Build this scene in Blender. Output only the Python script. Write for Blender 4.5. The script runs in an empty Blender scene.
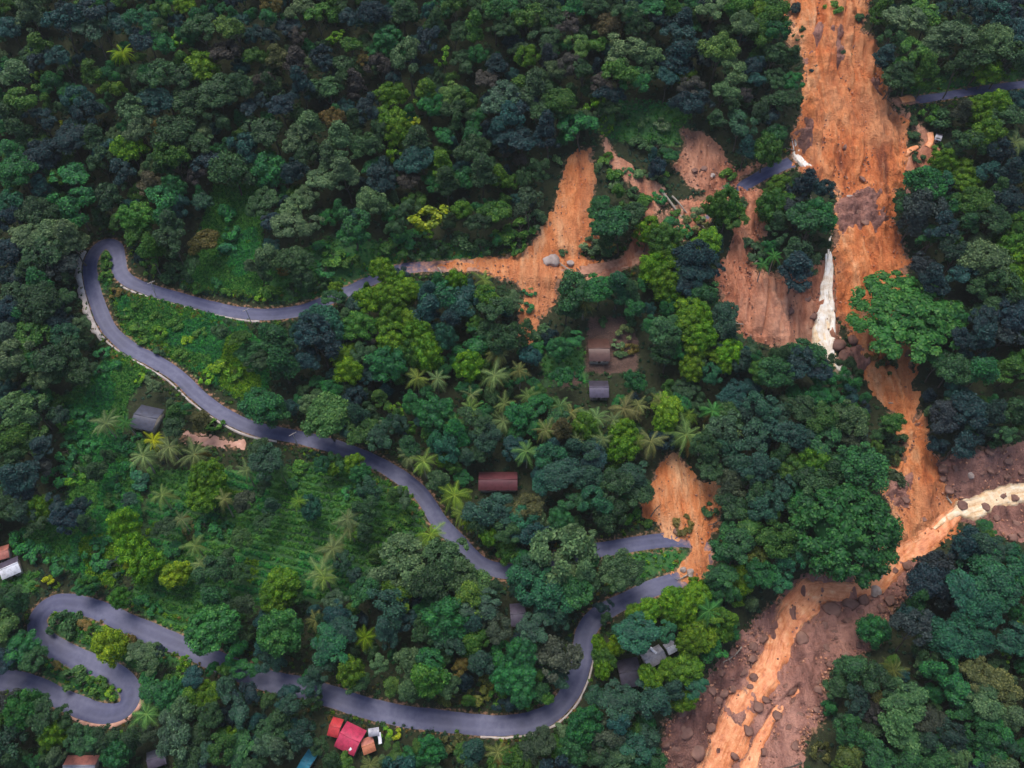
import bpy, math, random
import numpy as np
from mathutils import Vector, Matrix

R = math.radians
rng = np.random.default_rng(7)
random.seed(7)
SC = bpy.context.scene
COL = SC.collection

# ------------------------------------------------------------------ camera
W, H = 1024, 768
F = 819.0                      # focal length in pixels
PITCH = R(56.0)                # the drone looks this far below the horizontal
DIST = 280.0
CAM = np.array([0.0, -DIST * math.cos(PITCH), DIST * math.sin(PITCH)])
cam_d = bpy.data.cameras.new('camera')
cam_d.sensor_fit = 'HORIZONTAL'
cam_d.sensor_width = 36.0
cam_d.lens = 36.0 * F / W
cam_d.clip_start = 1.0
cam_d.clip_end = 5000.0
cam = bpy.data.objects.new('camera', cam_d)
cam.location = CAM
cam.rotation_euler = (math.pi / 2 - PITCH, 0, 0)
COL.objects.link(cam)
SC.camera = cam

# ------------------------------------------------------------------ light: bright overcast
SUN_EL, SUN_AZ = R(72), R(-30)          # azimuth measured from +Y towards +X
world = bpy.data.worlds.new('World')
SC.world = world
world.use_nodes = True
wn = world.node_tree
sky = wn.nodes.new('ShaderNodeTexSky')
sky.sky_type = 'NISHITA'
sky.sun_disc = False
sky.sun_elevation = SUN_EL
sky.sun_rotation = SUN_AZ
sky.air_density = 1.0
sky.dust_density = 3.0
sky.ozone_density = 1.0
bg = wn.nodes['Background']
bg.inputs['Strength'].default_value = 0.115
wn.links.new(sky.outputs[0], bg.inputs['Color'])
sun_d = bpy.data.lights.new('sun', 'SUN')
sun_d.energy = 1.5
sun_d.angle = R(35)
sun_d.color = (1.0, 0.93, 0.83)
sun = bpy.data.objects.new('sun', sun_d)
sdir = Vector((math.sin(SUN_AZ) * math.cos(SUN_EL), math.cos(SUN_AZ) * math.cos(SUN_EL), math.sin(SUN_EL)))
sun.rotation_euler = sdir.to_track_quat('Z', 'Y').to_euler()
COL.objects.link(sun)
SC.view_settings.view_transform = 'Standard'
SC.view_settings.look = 'None'
SC.view_settings.gamma = 1.0
SC.view_settings.exposure = 0.84
SC.render.engine = 'CYCLES'
SC.cycles.max_bounces = 4
SC.cycles.diffuse_bounces = 3
SC.cycles.transparent_max_bounces = 8
SC.cycles.volume_bounces = 1
SC.cycles.caustics_reflective = False
SC.cycles.caustics_refractive = False

# ------------------------------------------------------------------ small helpers
def smooth(a, b, x):
    t = np.clip((x - a) / (b - a), 0, 1)
    return t * t * (3 - 2 * t)

_perm = np.random.default_rng(3).random((256, 256))
def vnoise(x, y):
    xi = np.floor(x).astype(int); yi = np.floor(y).astype(int)
    fx = x - xi; fy = y - yi
    fx = fx * fx * (3 - 2 * fx); fy = fy * fy * (3 - 2 * fy)
    a = _perm[xi & 255, yi & 255]; b = _perm[(xi + 1) & 255, yi & 255]
    c = _perm[xi & 255, (yi + 1) & 255]; d = _perm[(xi + 1) & 255, (yi + 1) & 255]
    return (a * (1 - fx) + b * fx) * (1 - fy) + (c * (1 - fx) + d * fx) * fy - 0.5

def fbm(x, y, oct=4):
    s = 0; amp = 1.0; f = 1.0
    for k in range(oct):
        s = s + amp * vnoise(x * f + 17.3 * k, y * f - 9.1 * k)
        amp *= 0.5; f *= 2.03
    return s

def mesh_np(name, verts, faces, mat=None, attrs=None, shade=False):
    verts = np.asarray(verts, np.float32)
    me = bpy.data.meshes.new(name)
    faces = np.asarray(faces, np.int32)
    n, k = faces.shape
    me.vertices.add(len(verts)); me.vertices.foreach_set('co', verts.ravel())
    me.loops.add(n * k); me.loops.foreach_set('vertex_index', faces.ravel())
    me.polygons.add(n)
    me.polygons.foreach_set('loop_start', np.arange(0, n * k, k, dtype=np.int32))
    if shade:
        me.polygons.foreach_set('use_smooth', np.ones(n, bool))
    for an, (dom, typ, val) in (attrs or {}).items():
        at = me.attributes.new(an, typ, dom)
        key = 'color' if 'COLOR' in typ else ('vector' if typ == 'FLOAT_VECTOR' else 'value')
        at.data.foreach_set(key, np.asarray(val).astype(np.int32 if typ == 'INT' else np.float32).ravel())
    me.update(calc_edges=True)
    me.validate()
    if mat is not None:
        for m in (mat if isinstance(mat, (list, tuple)) else [mat]):
            me.materials.append(m)
    return me

def link(name, data, parent=None, loc=(0, 0, 0), rot=(0, 0, 0), scale=(1, 1, 1)):
    o = bpy.data.objects.new(name, data)
    COL.objects.link(o)
    o.location = loc; o.rotation_euler = rot; o.scale = scale
    if parent is not None:
        o.parent = parent
    return o

def tag(o, label, cat, group=None):
    o['label'] = label; o['category'] = cat
    if group: o['group'] = group
    return o

def join_parts(parts):
    """list of (verts, faces of one arity) -> one verts, faces"""
    V = []; Fc = []; n = 0
    for v, f in parts:
        V.append(np.asarray(v, float)); Fc.append(np.asarray(f, int) + n); n += len(v)
    return np.vstack(V), np.vstack(Fc)

def box(cx, cy, cz, sx, sy, sz):
    v = np.array([[x, y, z] for z in (-.5, .5) for y in (-.5, .5) for x in (-.5, .5)]) * [sx, sy, sz] + [cx, cy, cz]
    f = np.array([[0, 2, 3, 1], [4, 5, 7, 6], [0, 1, 5, 4], [2, 6, 7, 3], [0, 4, 6, 2], [1, 3, 7, 5]])
    return v, f

def tube(path, radii, sides=7):
    path = np.asarray(path, float); n = len(path)
    V = []
    for i in range(n):
        t = path[min(i + 1, n - 1)] - path[max(i - 1, 0)]
        t = t / (np.linalg.norm(t) + 1e-9)
        a = np.cross(t, [0.31, 0.92, 0.11]); a /= np.linalg.norm(a) + 1e-9
        b = np.cross(t, a)
        for k in range(sides):
            q = 2 * math.pi * k / sides
            V.append(path[i] + radii[i] * (math.cos(q) * a + math.sin(q) * b))
    Fc = []
    for i in range(n - 1):
        for k in range(sides):
            Fc.append([i * sides + k, i * sides + (k + 1) % sides, (i + 1) * sides + (k + 1) % sides, (i + 1) * sides + k])
    c0 = len(V); V.append(path[0]); V.append(path[-1])
    for k in range(sides):
        Fc.append([c0, (k + 1) % sides, k, k]) if False else None
    return np.array(V), np.array([f for f in Fc if f is not None])

# ------------------------------------------------------------------ materials
def new_mat(name):
    m = bpy.data.materials.new(name); m.use_nodes = True
    nt = m.node_tree
    return m, nt, nt.nodes['Principled BSDF'], nt.nodes['Material Output']

def N(nt, typ, **kw):
    n = nt.nodes.new(typ)
    for k, v in kw.items():
        setattr(n, k, v)
    return n

def ramp(nt, fac, stops):
    r = N(nt, 'ShaderNodeValToRGB')
    el = r.color_ramp.elements
    while len(el) < len(stops): el.new(0.5)
    for e, (p, c) in zip(el, stops):
        e.position = p; e.color = (*c, 1)
    nt.links.new(fac, r.inputs[0])
    return r.outputs[0]

def noise(nt, vec, scale, detail=4, rough=0.55):
    n = N(nt, 'ShaderNodeTexNoise')
    n.inputs['Scale'].default_value = scale; n.inputs['Detail'].default_value = detail
    n.inputs['Roughness'].default_value = rough
    if vec is not None: nt.links.new(vec, n.inputs['Vector'])
    return n.outputs[0]

def mixc(nt, fac, a, b, mode='MIX'):
    m = N(nt, 'ShaderNodeMix', data_type='RGBA', blend_type=mode)
    for s, v in ((m.inputs[0], fac), (m.inputs[6], a), (m.inputs[7], b)):
        if hasattr(v, 'is_output'): nt.links.new(v, s)
        elif isinstance(v, (int, float)): s.default_value = v
        else: s.default_value = (*v, 1)
    return m.outputs[2]

def mathn(nt, op, a, b=None, clamp=False):
    m = N(nt, 'ShaderNodeMath', operation=op); m.use_clamp = clamp
    for s, v in ((m.inputs[0], a), (m.inputs[1], b)):
        if v is None: continue
        if hasattr(v, 'is_output'): nt.links.new(v, s)
        else: s.default_value = v
    return m.outputs[0]

def bump(nt, h, strength, dist=0.3):
    b = N(nt, 'ShaderNodeBump'); b.inputs['Strength'].default_value = strength; b.inputs['Distance'].default_value = dist
    nt.links.new(h, b.inputs['Height']); return b.outputs[0]

def attr(nt, name, typ='GEOMETRY'):
    a = N(nt, 'ShaderNodeAttribute'); a.attribute_name = name; a.attribute_type = typ
    return a

def leaf_material(name, source):
    m, nt, p, out = new_mat(name)
    if source == 'object':
        tint = N(nt, 'ShaderNodeObjectInfo').outputs['Color']
    else:
        tint = attr(nt, 'tint', 'INSTANCER').outputs['Color']
    lr = attr(nt, 'leafrand').outputs['Fac']
    tc = N(nt, 'ShaderNodeTexCoord').outputs['Object']
    br = mathn(nt, 'MULTIPLY_ADD', lr, 1.15)
    br.node.inputs[2].default_value = 0.50
    big = noise(nt, tc, 3.0, 2)
    br2 = mathn(nt, 'MULTIPLY', br, mathn(nt, 'ADD', mathn(nt, 'MULTIPLY', big, 0.9), 0.55))
    c1 = mixc(nt, 1.0, tint, br2, 'MULTIPLY')
    hsv = N(nt, 'ShaderNodeHueSaturation')
    hue = mathn(nt, 'ADD', mathn(nt, 'MULTIPLY', lr, -0.065), 0.543)
    nt.links.new(hue, hsv.inputs['Hue']); hsv.inputs['Saturation'].default_value = 1.0
    nt.links.new(c1, hsv.inputs['Color'])
    col = hsv.outputs[0]
    nt.links.new(col, p.inputs['Base Color'])
    p.inputs['Roughness'].default_value = 0.55
    p.inputs['Specular IOR Level'].default_value = 0.25
    tr = N(nt, 'ShaderNodeBsdfTranslucent'); nt.links.new(col, tr.inputs['Color'])
    mx = N(nt, 'ShaderNodeMixShader'); mx.inputs[0].default_value = 0.22
    nt.links.new(p.outputs[0], mx.inputs[1]); nt.links.new(tr.outputs[0], mx.inputs[2])
    nt.links.new(mx.outputs[0], out.inputs['Surface'])
    return m

LEAF = leaf_material('foliage', 'object')
LEAF_I = leaf_material('foliage_mass', 'instancer')

def simple_mat(name, stops, scale, rough=0.8, bs=0.3, bscale=None, spec=0.3, coord='Object'):
    m, nt, p, out = new_mat(name)
    tc = N(nt, 'ShaderNodeTexCoord').outputs[coord]
    n = noise(nt, tc, scale, 6)
    nt.links.new(ramp(nt, n, stops), p.inputs['Base Color'])
    p.inputs['Roughness'].default_value = rough
    p.inputs['Specular IOR Level'].default_value = spec
    if bs:
        nt.links.new(bump(nt, noise(nt, tc, bscale or scale * 3, 5), bs), p.inputs['Normal'])
    return m

BARK = simple_mat('bark', [(.3, (.05, .04, .032)), (.7, (.13, .11, .09))], 4)
PALE_BARK = simple_mat('pale_bark', [(.3, (.2, .17, .14)), (.7, (.38, .34, .29))], 3)
ROCK = simple_mat('brown_rock', [(.25, (.09, .05, .042)), (.5, (.19, .10, .078)), (.75, (.30, .17, .125))], 1.3, .7, .6, 3)
ROCK_PALE = simple_mat('pale_rock', [(.3, (.22, .17, .15)), (.6, (.40, .33, .30)), (.8, (.52, .44, .40))], 1.6, .75, .6, 4)
CONCRETE = simple_mat('concrete', [(.3, (.34, .28, .26)), (.7, (.58, .53, .50))], 0.5, .85, .3, 3)

# ground: masks come as vertex attributes (what grows or lies there)
def ground_material():
    m, nt, p, out = new_mat('hillside_ground')
    tc = N(nt, 'ShaderNodeTexCoord').outputs['Object']
    n1 = noise(nt, tc, 0.12, 6); n2 = noise(nt, tc, 0.9, 5); n3 = noise(nt, tc, 3.0, 4)
    forest = ramp(nt, n2, [(.3, (.022, .022, .014)), (.55, (.030, .040, .018)), (.75, (.055, .045, .030))])
    grass = ramp(nt, n2, [(.25, (.024, .080, .024)), (.5, (.045, .145, .040)), (.75, (.095, .185, .040))])
    grass = mixc(nt, ramp(nt, n1, [(.45, (0, 0, 0)), (.6, (1, 1, 1))]), grass, ramp(nt, n3, [(.3, (.02, .055, .028)), (.7, (.05, .105, .04))]))
    soil = ramp(nt, n2, [(.25, (.10, .055, .035)), (.5, (.22, .12, .075)), (.75, (.36, .20, .13))])
    brown = ramp(nt, n3, [(.25, (.045, .032, .026)), (.55, (.11, .068, .055)), (.75, (.20, .12, .095))])
    g = attr(nt, 'grass').outputs['Fac']; s = attr(nt, 'soil').outputs['Fac']; b = attr(nt, 'plot').outputs['Fac']
    edge = mathn(nt, 'MULTIPLY', mathn(nt, 'SUBTRACT', n2, 0.5), 1.2)
    def mask(x):
        v = mathn(nt, 'ADD', x, edge)
        return ramp(nt, v, [(.38, (0, 0, 0)), (.62, (1, 1, 1))])
    c = mixc(nt, mask(g), forest, grass)
    c = mixc(nt, mask(b), c, brown)
    c = mixc(nt, mask(s), c, soil)
    nt.links.new(c, p.inputs['Base Color'])
    p.inputs['Roughness'].default_value = 0.95; p.inputs['Specular IOR Level'].default_value = 0.15
    nt.links.new(bump(nt, n3, 0.7, 0.5), p.inputs['Normal'])
    return m
GROUND = ground_material()

def mud_material(name, dark, mid, light, pale, wet=0.7):
    m, nt, p, out = new_mat(name)
    tc = N(nt, 'ShaderNodeTexCoord').outputs['Object']
    mp = N(nt, 'ShaderNodeMapping'); mp.inputs['Scale'].default_value = (1.0, 0.22, 0.3)
    nt.links.new(tc, mp.inputs['Vector'])
    v = mp.outputs[0]
    n1 = noise(nt, v, 0.055, 7, .6); n2 = noise(nt, v, 0.28, 7, .65); n3 = noise(nt, tc, 1.6, 5, .6)
    f = mathn(nt, 'ADD', mathn(nt, 'MULTIPLY', n1, 0.55), mathn(nt, 'MULTIPLY', n2, 0.45))
    c = ramp(nt, f, [(.38, dark), (.46, mid), (.53, light), (.61, pale)])
    c = mixc(nt, mathn(nt, 'MULTIPLY', ramp(nt, n3, [(.5, (0, 0, 0)), (.68, (1, 1, 1))]), .3), c, tuple(x * .55 for x in mid))
    n4 = noise(nt, tc, 0.035, 3)
    c = mixc(nt, mathn(nt, 'MULTIPLY', ramp(nt, n4, [(.47, (0, 0, 0)), (.60, (1, 1, 1))]), .55), c, mixc(nt, n2, tuple(x * .6 for x in mid), pale))
    n5 = noise(nt, v, .9, 6, .7)
    c = mixc(nt, mathn(nt, 'MULTIPLY', ramp(nt, n5, [(.54, (0, 0, 0)), (.66, (1, 1, 1))]), .25), c, pale)
    c = mixc(nt, mathn(nt, 'MULTIPLY', ramp(nt, n5, [(.33, (1, 1, 1)), (.44, (0, 0, 0))]), .4), c, dark)
    # scattered pebbles and clods: darker specks
    vo = N(nt, 'ShaderNodeTexVoronoi'); vo.inputs['Scale'].default_value = 0.75; vo.inputs['Randomness'].default_value = 1
    nt.links.new(tc, vo.inputs['Vector'])
    spk = ramp(nt, vo.outputs['Distance'], [(.12, (1, 1, 1)), (.26, (0, 0, 0))])
    c = mixc(nt, mathn(nt, 'MULTIPLY', spk, .25), c, dark)
    nt.links.new(c, p.inputs['Base Color'])
    p.inputs['Roughness'].default_value = wet; p.inputs['Specular IOR Level'].default_value = 0.3
    h = mathn(nt, 'ADD', n3, mathn(nt, 'MULTIPLY', n2, 2.0))
    nt.links.new(bump(nt, mathn(nt, 'ADD', h, n5), 1.0, 0.8), p.inputs['Normal'])
    return m
MUD = mud_material('orange_mud', (.19, .050, .020), (.54, .152, .046), (.69, .245, .086), (.76, .41, .215))
MUD_PINK = mud_material('pinkish_mud', (.15, .050, .032), (.40, .145, .078), (.56, .24, .14), (.66, .38, .26))
MUD_BED = mud_material('rubble_bed', (.075, .034, .030), (.20, .092, .074), (.34, .165, .13), (.50, .26, .20))

def flow_material(name, dark, mid, light, pale, rough=.3, ragged=1.6):
    m, nt, p, out = new_mat(name)
    al = attr(nt, 'along').outputs['Fac']; ac = attr(nt, 'across').outputs['Fac']
    cb = N(nt, 'ShaderNodeCombineXYZ'); nt.links.new(mathn(nt, 'MULTIPLY', al, .16), cb.inputs[0]); nt.links.new(ac, cb.inputs[1])
    n1 = noise(nt, cb.outputs[0], .55, 5, .6); n2 = noise(nt, cb.outputs[0], 1.9, 4, .6)
    tco = N(nt, 'ShaderNodeTexCoord').outputs['Object']
    n3 = noise(nt, tco, .45, 6, .68)
    f = mathn(nt, 'ADD', mathn(nt, 'MULTIPLY', n1, .30), mathn(nt, 'ADD', mathn(nt, 'MULTIPLY', n2, .22), mathn(nt, 'MULTIPLY', n3, .48)))
    nt.links.new(ramp(nt, f, [(.36, dark), (.46, mid), (.55, light), (.66, pale)]), p.inputs['Base Color'])
    p.inputs['Roughness'].default_value = rough; p.inputs['Specular IOR Level'].default_value = .5
    nt.links.new(bump(nt, f, .8, 1.2), p.inputs['Normal'])
    e = mathn(nt, 'ADD', attr(nt, 'rim').outputs['Fac'], mathn(nt, 'MULTIPLY', mathn(nt, 'SUBTRACT', n1, .5), ragged))
    clear = ramp(nt, e, [(.55, (0, 0, 0)), (1.0, (1, 1, 1))])
    tb = N(nt, 'ShaderNodeBsdfTransparent'); mx = N(nt, 'ShaderNodeMixShader')
    nt.links.new(clear, mx.inputs[0]); nt.links.new(p.outputs[0], mx.inputs[1]); nt.links.new(tb.outputs[0], mx.inputs[2]); nt.links.new(mx.outputs[0], out.inputs['Surface'])
    return m

def asphalt():
    m, nt, p, out = new_mat('worn_asphalt')
    tc = N(nt, 'ShaderNodeTexCoord').outputs['Object']
    u = attr(nt, 'across').outputs['Fac']      # -1..1 over the width
    md = attr(nt, 'mud').outputs['Fac']
    n1 = noise(nt, tc, 0.07, 5); n2 = noise(nt, tc, 0.6, 6, .6); n3 = noise(nt, tc, 6, 3)
    base = ramp(nt, mathn(nt, 'ADD', mathn(nt, 'MULTIPLY', n1, .6), mathn(nt, 'MULTIPLY', n2, .4)),
                [(.30, (.032, .037, .090)), (.5, (.062, .069, .152)), (.68, (.122, .130, .225))])
    base = mixc(nt, mathn(nt, 'MULTIPLY', n3, .35), base, (.05, .05, .06))
    # paler wheel tracks, dusty edges
    au = mathn(nt, 'ABSOLUTE', u)
    track = ramp(nt, au, [(.18, (0, 0, 0)), (.40, (1, 1, 1)), (.62, (0, 0, 0))])
    base = mixc(nt, mathn(nt, 'MULTIPLY', track, .30), base, (.115, .12, .195))
    e = mathn(nt, 'ADD', au, mathn(nt, 'MULTIPLY', mathn(nt, 'SUBTRACT', n2, .5), .5))
    base = mixc(nt, mathn(nt, 'MULTIPLY', ramp(nt, e, [(.80, (0, 0, 0)), (.98, (1, 1, 1))]), .6), base, (.15, .12, .10))
    mm = ramp(nt, mathn(nt, 'ADD', md, mathn(nt, 'SUBTRACT', n2, .5)), [(.35, (0, 0, 0)), (.7, (1, 1, 1))])
    base = mixc(nt, mm, base, ramp(nt, n2, [(.3, (.22, .10, .06)), (.7, (.46, .23, .15))]))
    nt.links.new(base, p.inputs['Base Color'])
    p.inputs['Roughness'].default_value = .5; p.inputs['Specular IOR Level'].default_value = .28
    nt.links.new(bump(nt, n3, .15, .05), p.inputs['Normal'])
    return m
ASPHALT = asphalt()
STREAM = flow_material('silty_water', (.40, .115, .045), (.66, .225, .085), (.78, .33, .145), (.86, .50, .28))
FOAM_SILT = flow_material('foaming_silt', (.52, .27, .11), (.74, .52, .30), (.84, .70, .50), (.90, .86, .78))
FOAM = flow_material('white_water', (.50, .34, .20), (.74, .64, .52), (.86, .82, .76), (.90, .89, .87), .45, 1.5)

# ------------------------------------------------------------------ terrain
def axis(core0, core1, step, outer):
    a = list(np.arange(core0, core1 + 1e-6, step))
    d = step; x = core1
    while x < outer:
        d *= 1.25; x += d; a.append(x)
    d = step; x = core0
    while x > -outer:
        d *= 1.25; x -= d; a.insert(0, x)
    return np.array(a)
GX = axis(-250, 250, 1.0, 1500)
GY = axis(-165, 215, 1.0, 1500)

def base_height(x, y):
    # gentle lower hillside steepening upwards, rolling ground
    s0, s1 = 0.17, 0.36
    t = np.clip((y + 20) / 140, 0, None)
    z = s0 * y + np.where(y > -20, (s1 - s0) * 140 * 0.5 * np.minimum(t, 1) ** 2 + (s1 - s0) * 140 * np.clip(t - 1, 0, None), 0)
    z = np.where(y > 220, z - (y - 220) * 0.30, z)
    z = np.where(y < -170, z + (-170 - y) * -0.02, z)
    near = np.clip(1 - np.maximum(np.abs(x) - 260, 0) / 400, 0, 1)
    z = z + near * (4.5 * fbm(x / 70 + 3, y / 70 + 8, 3) + 1.0 * fbm(x / 14, y / 14 + 40, 3))
    z = z + 0.035 * np.clip(-x - 40, 0, 300) * 0.5            # left rises a little
    return z
XX, YY = np.meshgrid(GX, GY)                                # [iy, ix]
ZZ = base_height(XX, YY)

def zat(x, y):
    x = np.asarray(x, float); y = np.asarray(y, float)
    i = np.clip(np.searchsorted(GX, x) - 1, 0, len(GX) - 2); j = np.clip(np.searchsorted(GY, y) - 1, 0, len(GY) - 2)
    fx = np.clip((x - GX[i]) / (GX[i + 1] - GX[i]), 0, 1); fy = np.clip((y - GY[j]) / (GY[j + 1] - GY[j]), 0, 1)
    return (ZZ[j, i] * (1 - fx) + ZZ[j, i + 1] * fx) * (1 - fy) + (ZZ[j + 1, i] * (1 - fx) + ZZ[j + 1, i + 1] * fx) * fy

SP, CP = math.sin(PITCH), math.cos(PITCH)
def rays(px, py):
    a = (np.asarray(px, float) - W / 2) / F; b = (H / 2 - np.asarray(py, float)) / F
    # right = +x, up = (0, sinP, cosP), forward = (0, cosP, -sinP); forward component is 1, so t is depth
    return np.stack([a, CP + b * SP, -SP + b * CP], -1)

def ground(px, py, h=0.0):
    """pixel -> point on the ground raised by h, found by marching the ray; also the depth"""
    px = np.atleast_1d(np.asarray(px, float)); py = np.atleast_1d(np.asarray(py, float))
    h = np.broadcast_to(np.asarray(h, float), px.shape)
    d = rays(px, py)
    t = np.full(px.shape, 120.0); done = np.zeros(px.shape, bool); res = np.full(px.shape, 330.0)
    prev = None
    for tt in np.arange(140, 520, 1.5):
        P = CAM + d * tt
        g = P[:, 2] - zat(P[:, 0], P[:, 1]) - h
        if prev is not None:
            hit = (~done) & (g <= 0)
            res[hit] = tt - 1.5 * (-g[hit]) / np.maximum(prev[hit] - g[hit], 1e-6)
            done |= hit
        prev = g
        if done.all(): break
    P = CAM + d * res[:, None]
    return P, res

def project(P):
    v = np.asarray(P, float) - CAM
    z = v[..., 1] * CP - v[..., 2] * SP
    return np.stack([W / 2 + F * v[..., 0] / z, H / 2 - F * (v[..., 1] * SP + v[..., 2] * CP) / z], -1), z

def resample(pts, step):
    pts = np.asarray(pts, float)
    # centripetal-ish smoothing through the points
    out = []
    n = len(pts)
    for i in range(n - 1):
        p0, p1, p2, p3 = pts[max(i - 1, 0)], pts[i], pts[i + 1], pts[min(i + 2, n - 1)]
        for t in np.linspace(0, 1, 12, endpoint=False):
            out.append(.5 * (2 * p1 + (p2 - p0) * t + (2 * p0 - 5 * p1 + 4 * p2 - p3) * t ** 2 + (3 * p1 - p0 - 3 * p2 + p3) * t ** 3))
    out.append(pts[-1]); out = np.array(out)
    s = np.r_[0, np.cumsum(np.linalg.norm(np.diff(out, axis=0), axis=1))]
    q = np.arange(0, s[-1], step)
    return np.stack([np.interp(q, s, out[:, k]) for k in range(out.shape[1])], -1)

# ravine: deep below the waterfall, shallow trough above
RAV = [(848, -60, 1.5, 22), (845, 20, 2, 22), (850, 100, 2.5, 20), (852, 170, 2, 18), (856, 225, 2, 17), (858, 262, 4.5, 17),
       (858, 300, 8, 17), (864, 345, 9.5, 16), (888, 400, 9.5, 15), (914, 450, 9, 15), (930, 505, 9, 15), (896, 570, 9, 14),
       (830, 608, 9, 15), (785, 665, 9, 16), (735, 735, 9, 16), (690, 810, 9, 16), (640, 900, 9, 16)]
TRIB = [(1300, 440, 8, 14), (1100, 475, 8, 13), (1020, 492, 8.5, 12), (945, 505, 9, 12)]
FALLS = [(800, 150, 0, 9), (812, 200, 1, 9), (824, 235, 2.5, 9), (826, 262, 5, 10), (826, 300, 8.5, 11), (832, 340, 10, 11), (845, 365, 10, 11)]
carve = np.zeros_like(ZZ)
for line in (RAV, TRIB, FALLS):
    a = np.array(line, float)
    P, _ = ground(a[:, 0], a[:, 1])
    q = resample(np.column_stack([P[:, :2], a[:, 2:]]), 3.0)
    best = np.zeros_like(ZZ)
    for x, y, dep, wd in q:
        d2 = ((XX - x) ** 2 + (YY - y) ** 2) / wd ** 2
        best = np.maximum(best, dep * np.exp(-d2 * d2 * 0.9))
    carve = np.maximum(carve, best)
ZZ = ZZ - carve

# ------------------------------------------------------------------ roads
ROAD_MAIN = [(792, 160), (775, 168), (752, 181), (728, 197), (700, 217), (672, 238), (645, 254), (615, 266), (575, 270), (540, 268), (500, 265), (450, 265),
    (405, 268), (372, 280), (340, 295), (308, 308), (280, 314), (250, 314), (212, 307), (178, 298), (150, 290), (131, 282), (120, 271), (117, 256),
    (114, 245), (104, 240), (94, 248), (89, 263), (91, 280), (96, 298), (102, 316), (112, 333), (130, 348), (152, 360), (176, 375), (200, 397),
    (227, 416), (254, 429), (281, 434), (306, 439), (331, 445), (356, 454), (381, 465), (398, 475), (416, 488), (428, 503), (438, 520),
    (453, 537), (471, 556), (490, 568), (515, 571), (545, 563), (580, 553), (610, 548), (640, 543), (668, 540), (692, 541), (706, 550), (704, 565), (690, 576),
    (672, 582), (652, 588), (630, 598), (610, 608), (594, 619), (585, 635), (583, 656), (577, 678), (567, 698), (552, 713), (532, 722), (508, 726),
    (480, 725), (450, 722), (420, 718), (390, 713), (365, 707), (340, 699), (320, 693), (300, 687), (278, 683), (255, 677), (230, 667), (200, 653), (170, 641),
    (140, 629), (110, 615), (85, 606), (62, 602), (46, 606), (37, 619), (41, 635), (55, 647), (75, 657), (95, 665), (114, 673), (127, 684),
    (131, 697), (124, 709), (108, 714), (90, 711), (70, 703), (50, 693), (30, 685), (8, 680), (-30, 680), (-80, 684)]
ROAD_TOP = [(893, 104), (915, 99), (945, 95), (975, 91), (1005, 87), (1045, 81), (1110, 74)]
TRACK = [(186, 437), (200, 438), (220, 443), (240, 446)]

roads = []
for pts, half, sig in ((ROAD_MAIN, 2.9, 12), (ROAD_TOP, 2.5, 12), (TRACK, 1.5, 5)):
    a = np.array(pts, float)
    P, _ = ground(a[:, 0], a[:, 1])
    q = resample(P[:, :2], 1.0)
    z = zat(q[:, 0], q[:, 1])
    k = np.exp(-.5 * (np.arange(-3 * sig, 3 * sig + 1) / sig) ** 2); k /= k.sum()
    z = np.convolve(np.pad(z, 3 * sig, mode='edge'), k, 'valid')
    roads.append(dict(xy=q, z=z, half=half))
# cut and fill: bench the hillside along the roads
core = (np.abs(XX) < 300) & (YY > -200) & (YY < 260)
cx, cy = XX[core], YY[core]
num = np.zeros(cx.shape); den = np.zeros(cx.shape); dmin = np.full(cx.shape, 1e9)
for r in roads:
    for i in range(0, len(r['xy']), 1):
        dx = cx - r['xy'][i, 0]; dy = cy - r['xy'][i, 1]
        d2 = dx * dx + dy * dy
        m = d2 < 260
        if not m.any(): continue
        w = 1.0 / (d2[m] + 0.6) ** 3
        num[m] += w * r['z'][i]; den[m] += w
        dmin[m] = np.minimum(dmin[m], np.sqrt(d2[m]) - r['half'])
zr = np.where(den > 0, num / np.maximum(den, 1e-12), 0)
wgt = 1 - smooth(1.0, 6.0, dmin)
zc = ZZ[core]
zc = np.where(den > 0, zc * (1 - wgt) + (zr - 0.10) * wgt, zc)
ZZ[core] = zc
ROADDIST = np.full(ZZ.shape, 1e9); ROADDIST[core] = dmin
SLOPE_FIX = None

# ------------------------------------------------------------------ regions traced on the ground
def inside(poly, x, y):
    poly = np.asarray(poly, float); n = len(poly); r = np.zeros(np.shape(x), bool)
    j = n - 1
    for i in range(n):
        xi, yi = poly[i]; xj, yj = poly[j]
        c = ((yi > y) != (yj > y)) & (x < (xj - xi) * (y - yi) / (yj - yi + 1e-12) + xi)
        r ^= c; j = i
    return r

def edge_dist(poly, x, y):
    d = np.full(np.shape(x), 1e9); n = len(poly)
    for i in range(n):
        a = poly[i]; b = poly[(i + 1) % n]; ab = b - a
        t = np.clip(((x - a[0]) * ab[0] + (y - a[1]) * ab[1]) / (ab @ ab + 1e-12), 0, 1)
        d = np.minimum(d, np.hypot(x - a[0] - t * ab[0], y - a[1] - t * ab[1]))
    return d

def to_world(poly_px):
    a = np.array(poly_px, float)
    return ground(a[:, 0], a[:, 1])[0][:, :2]

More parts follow.
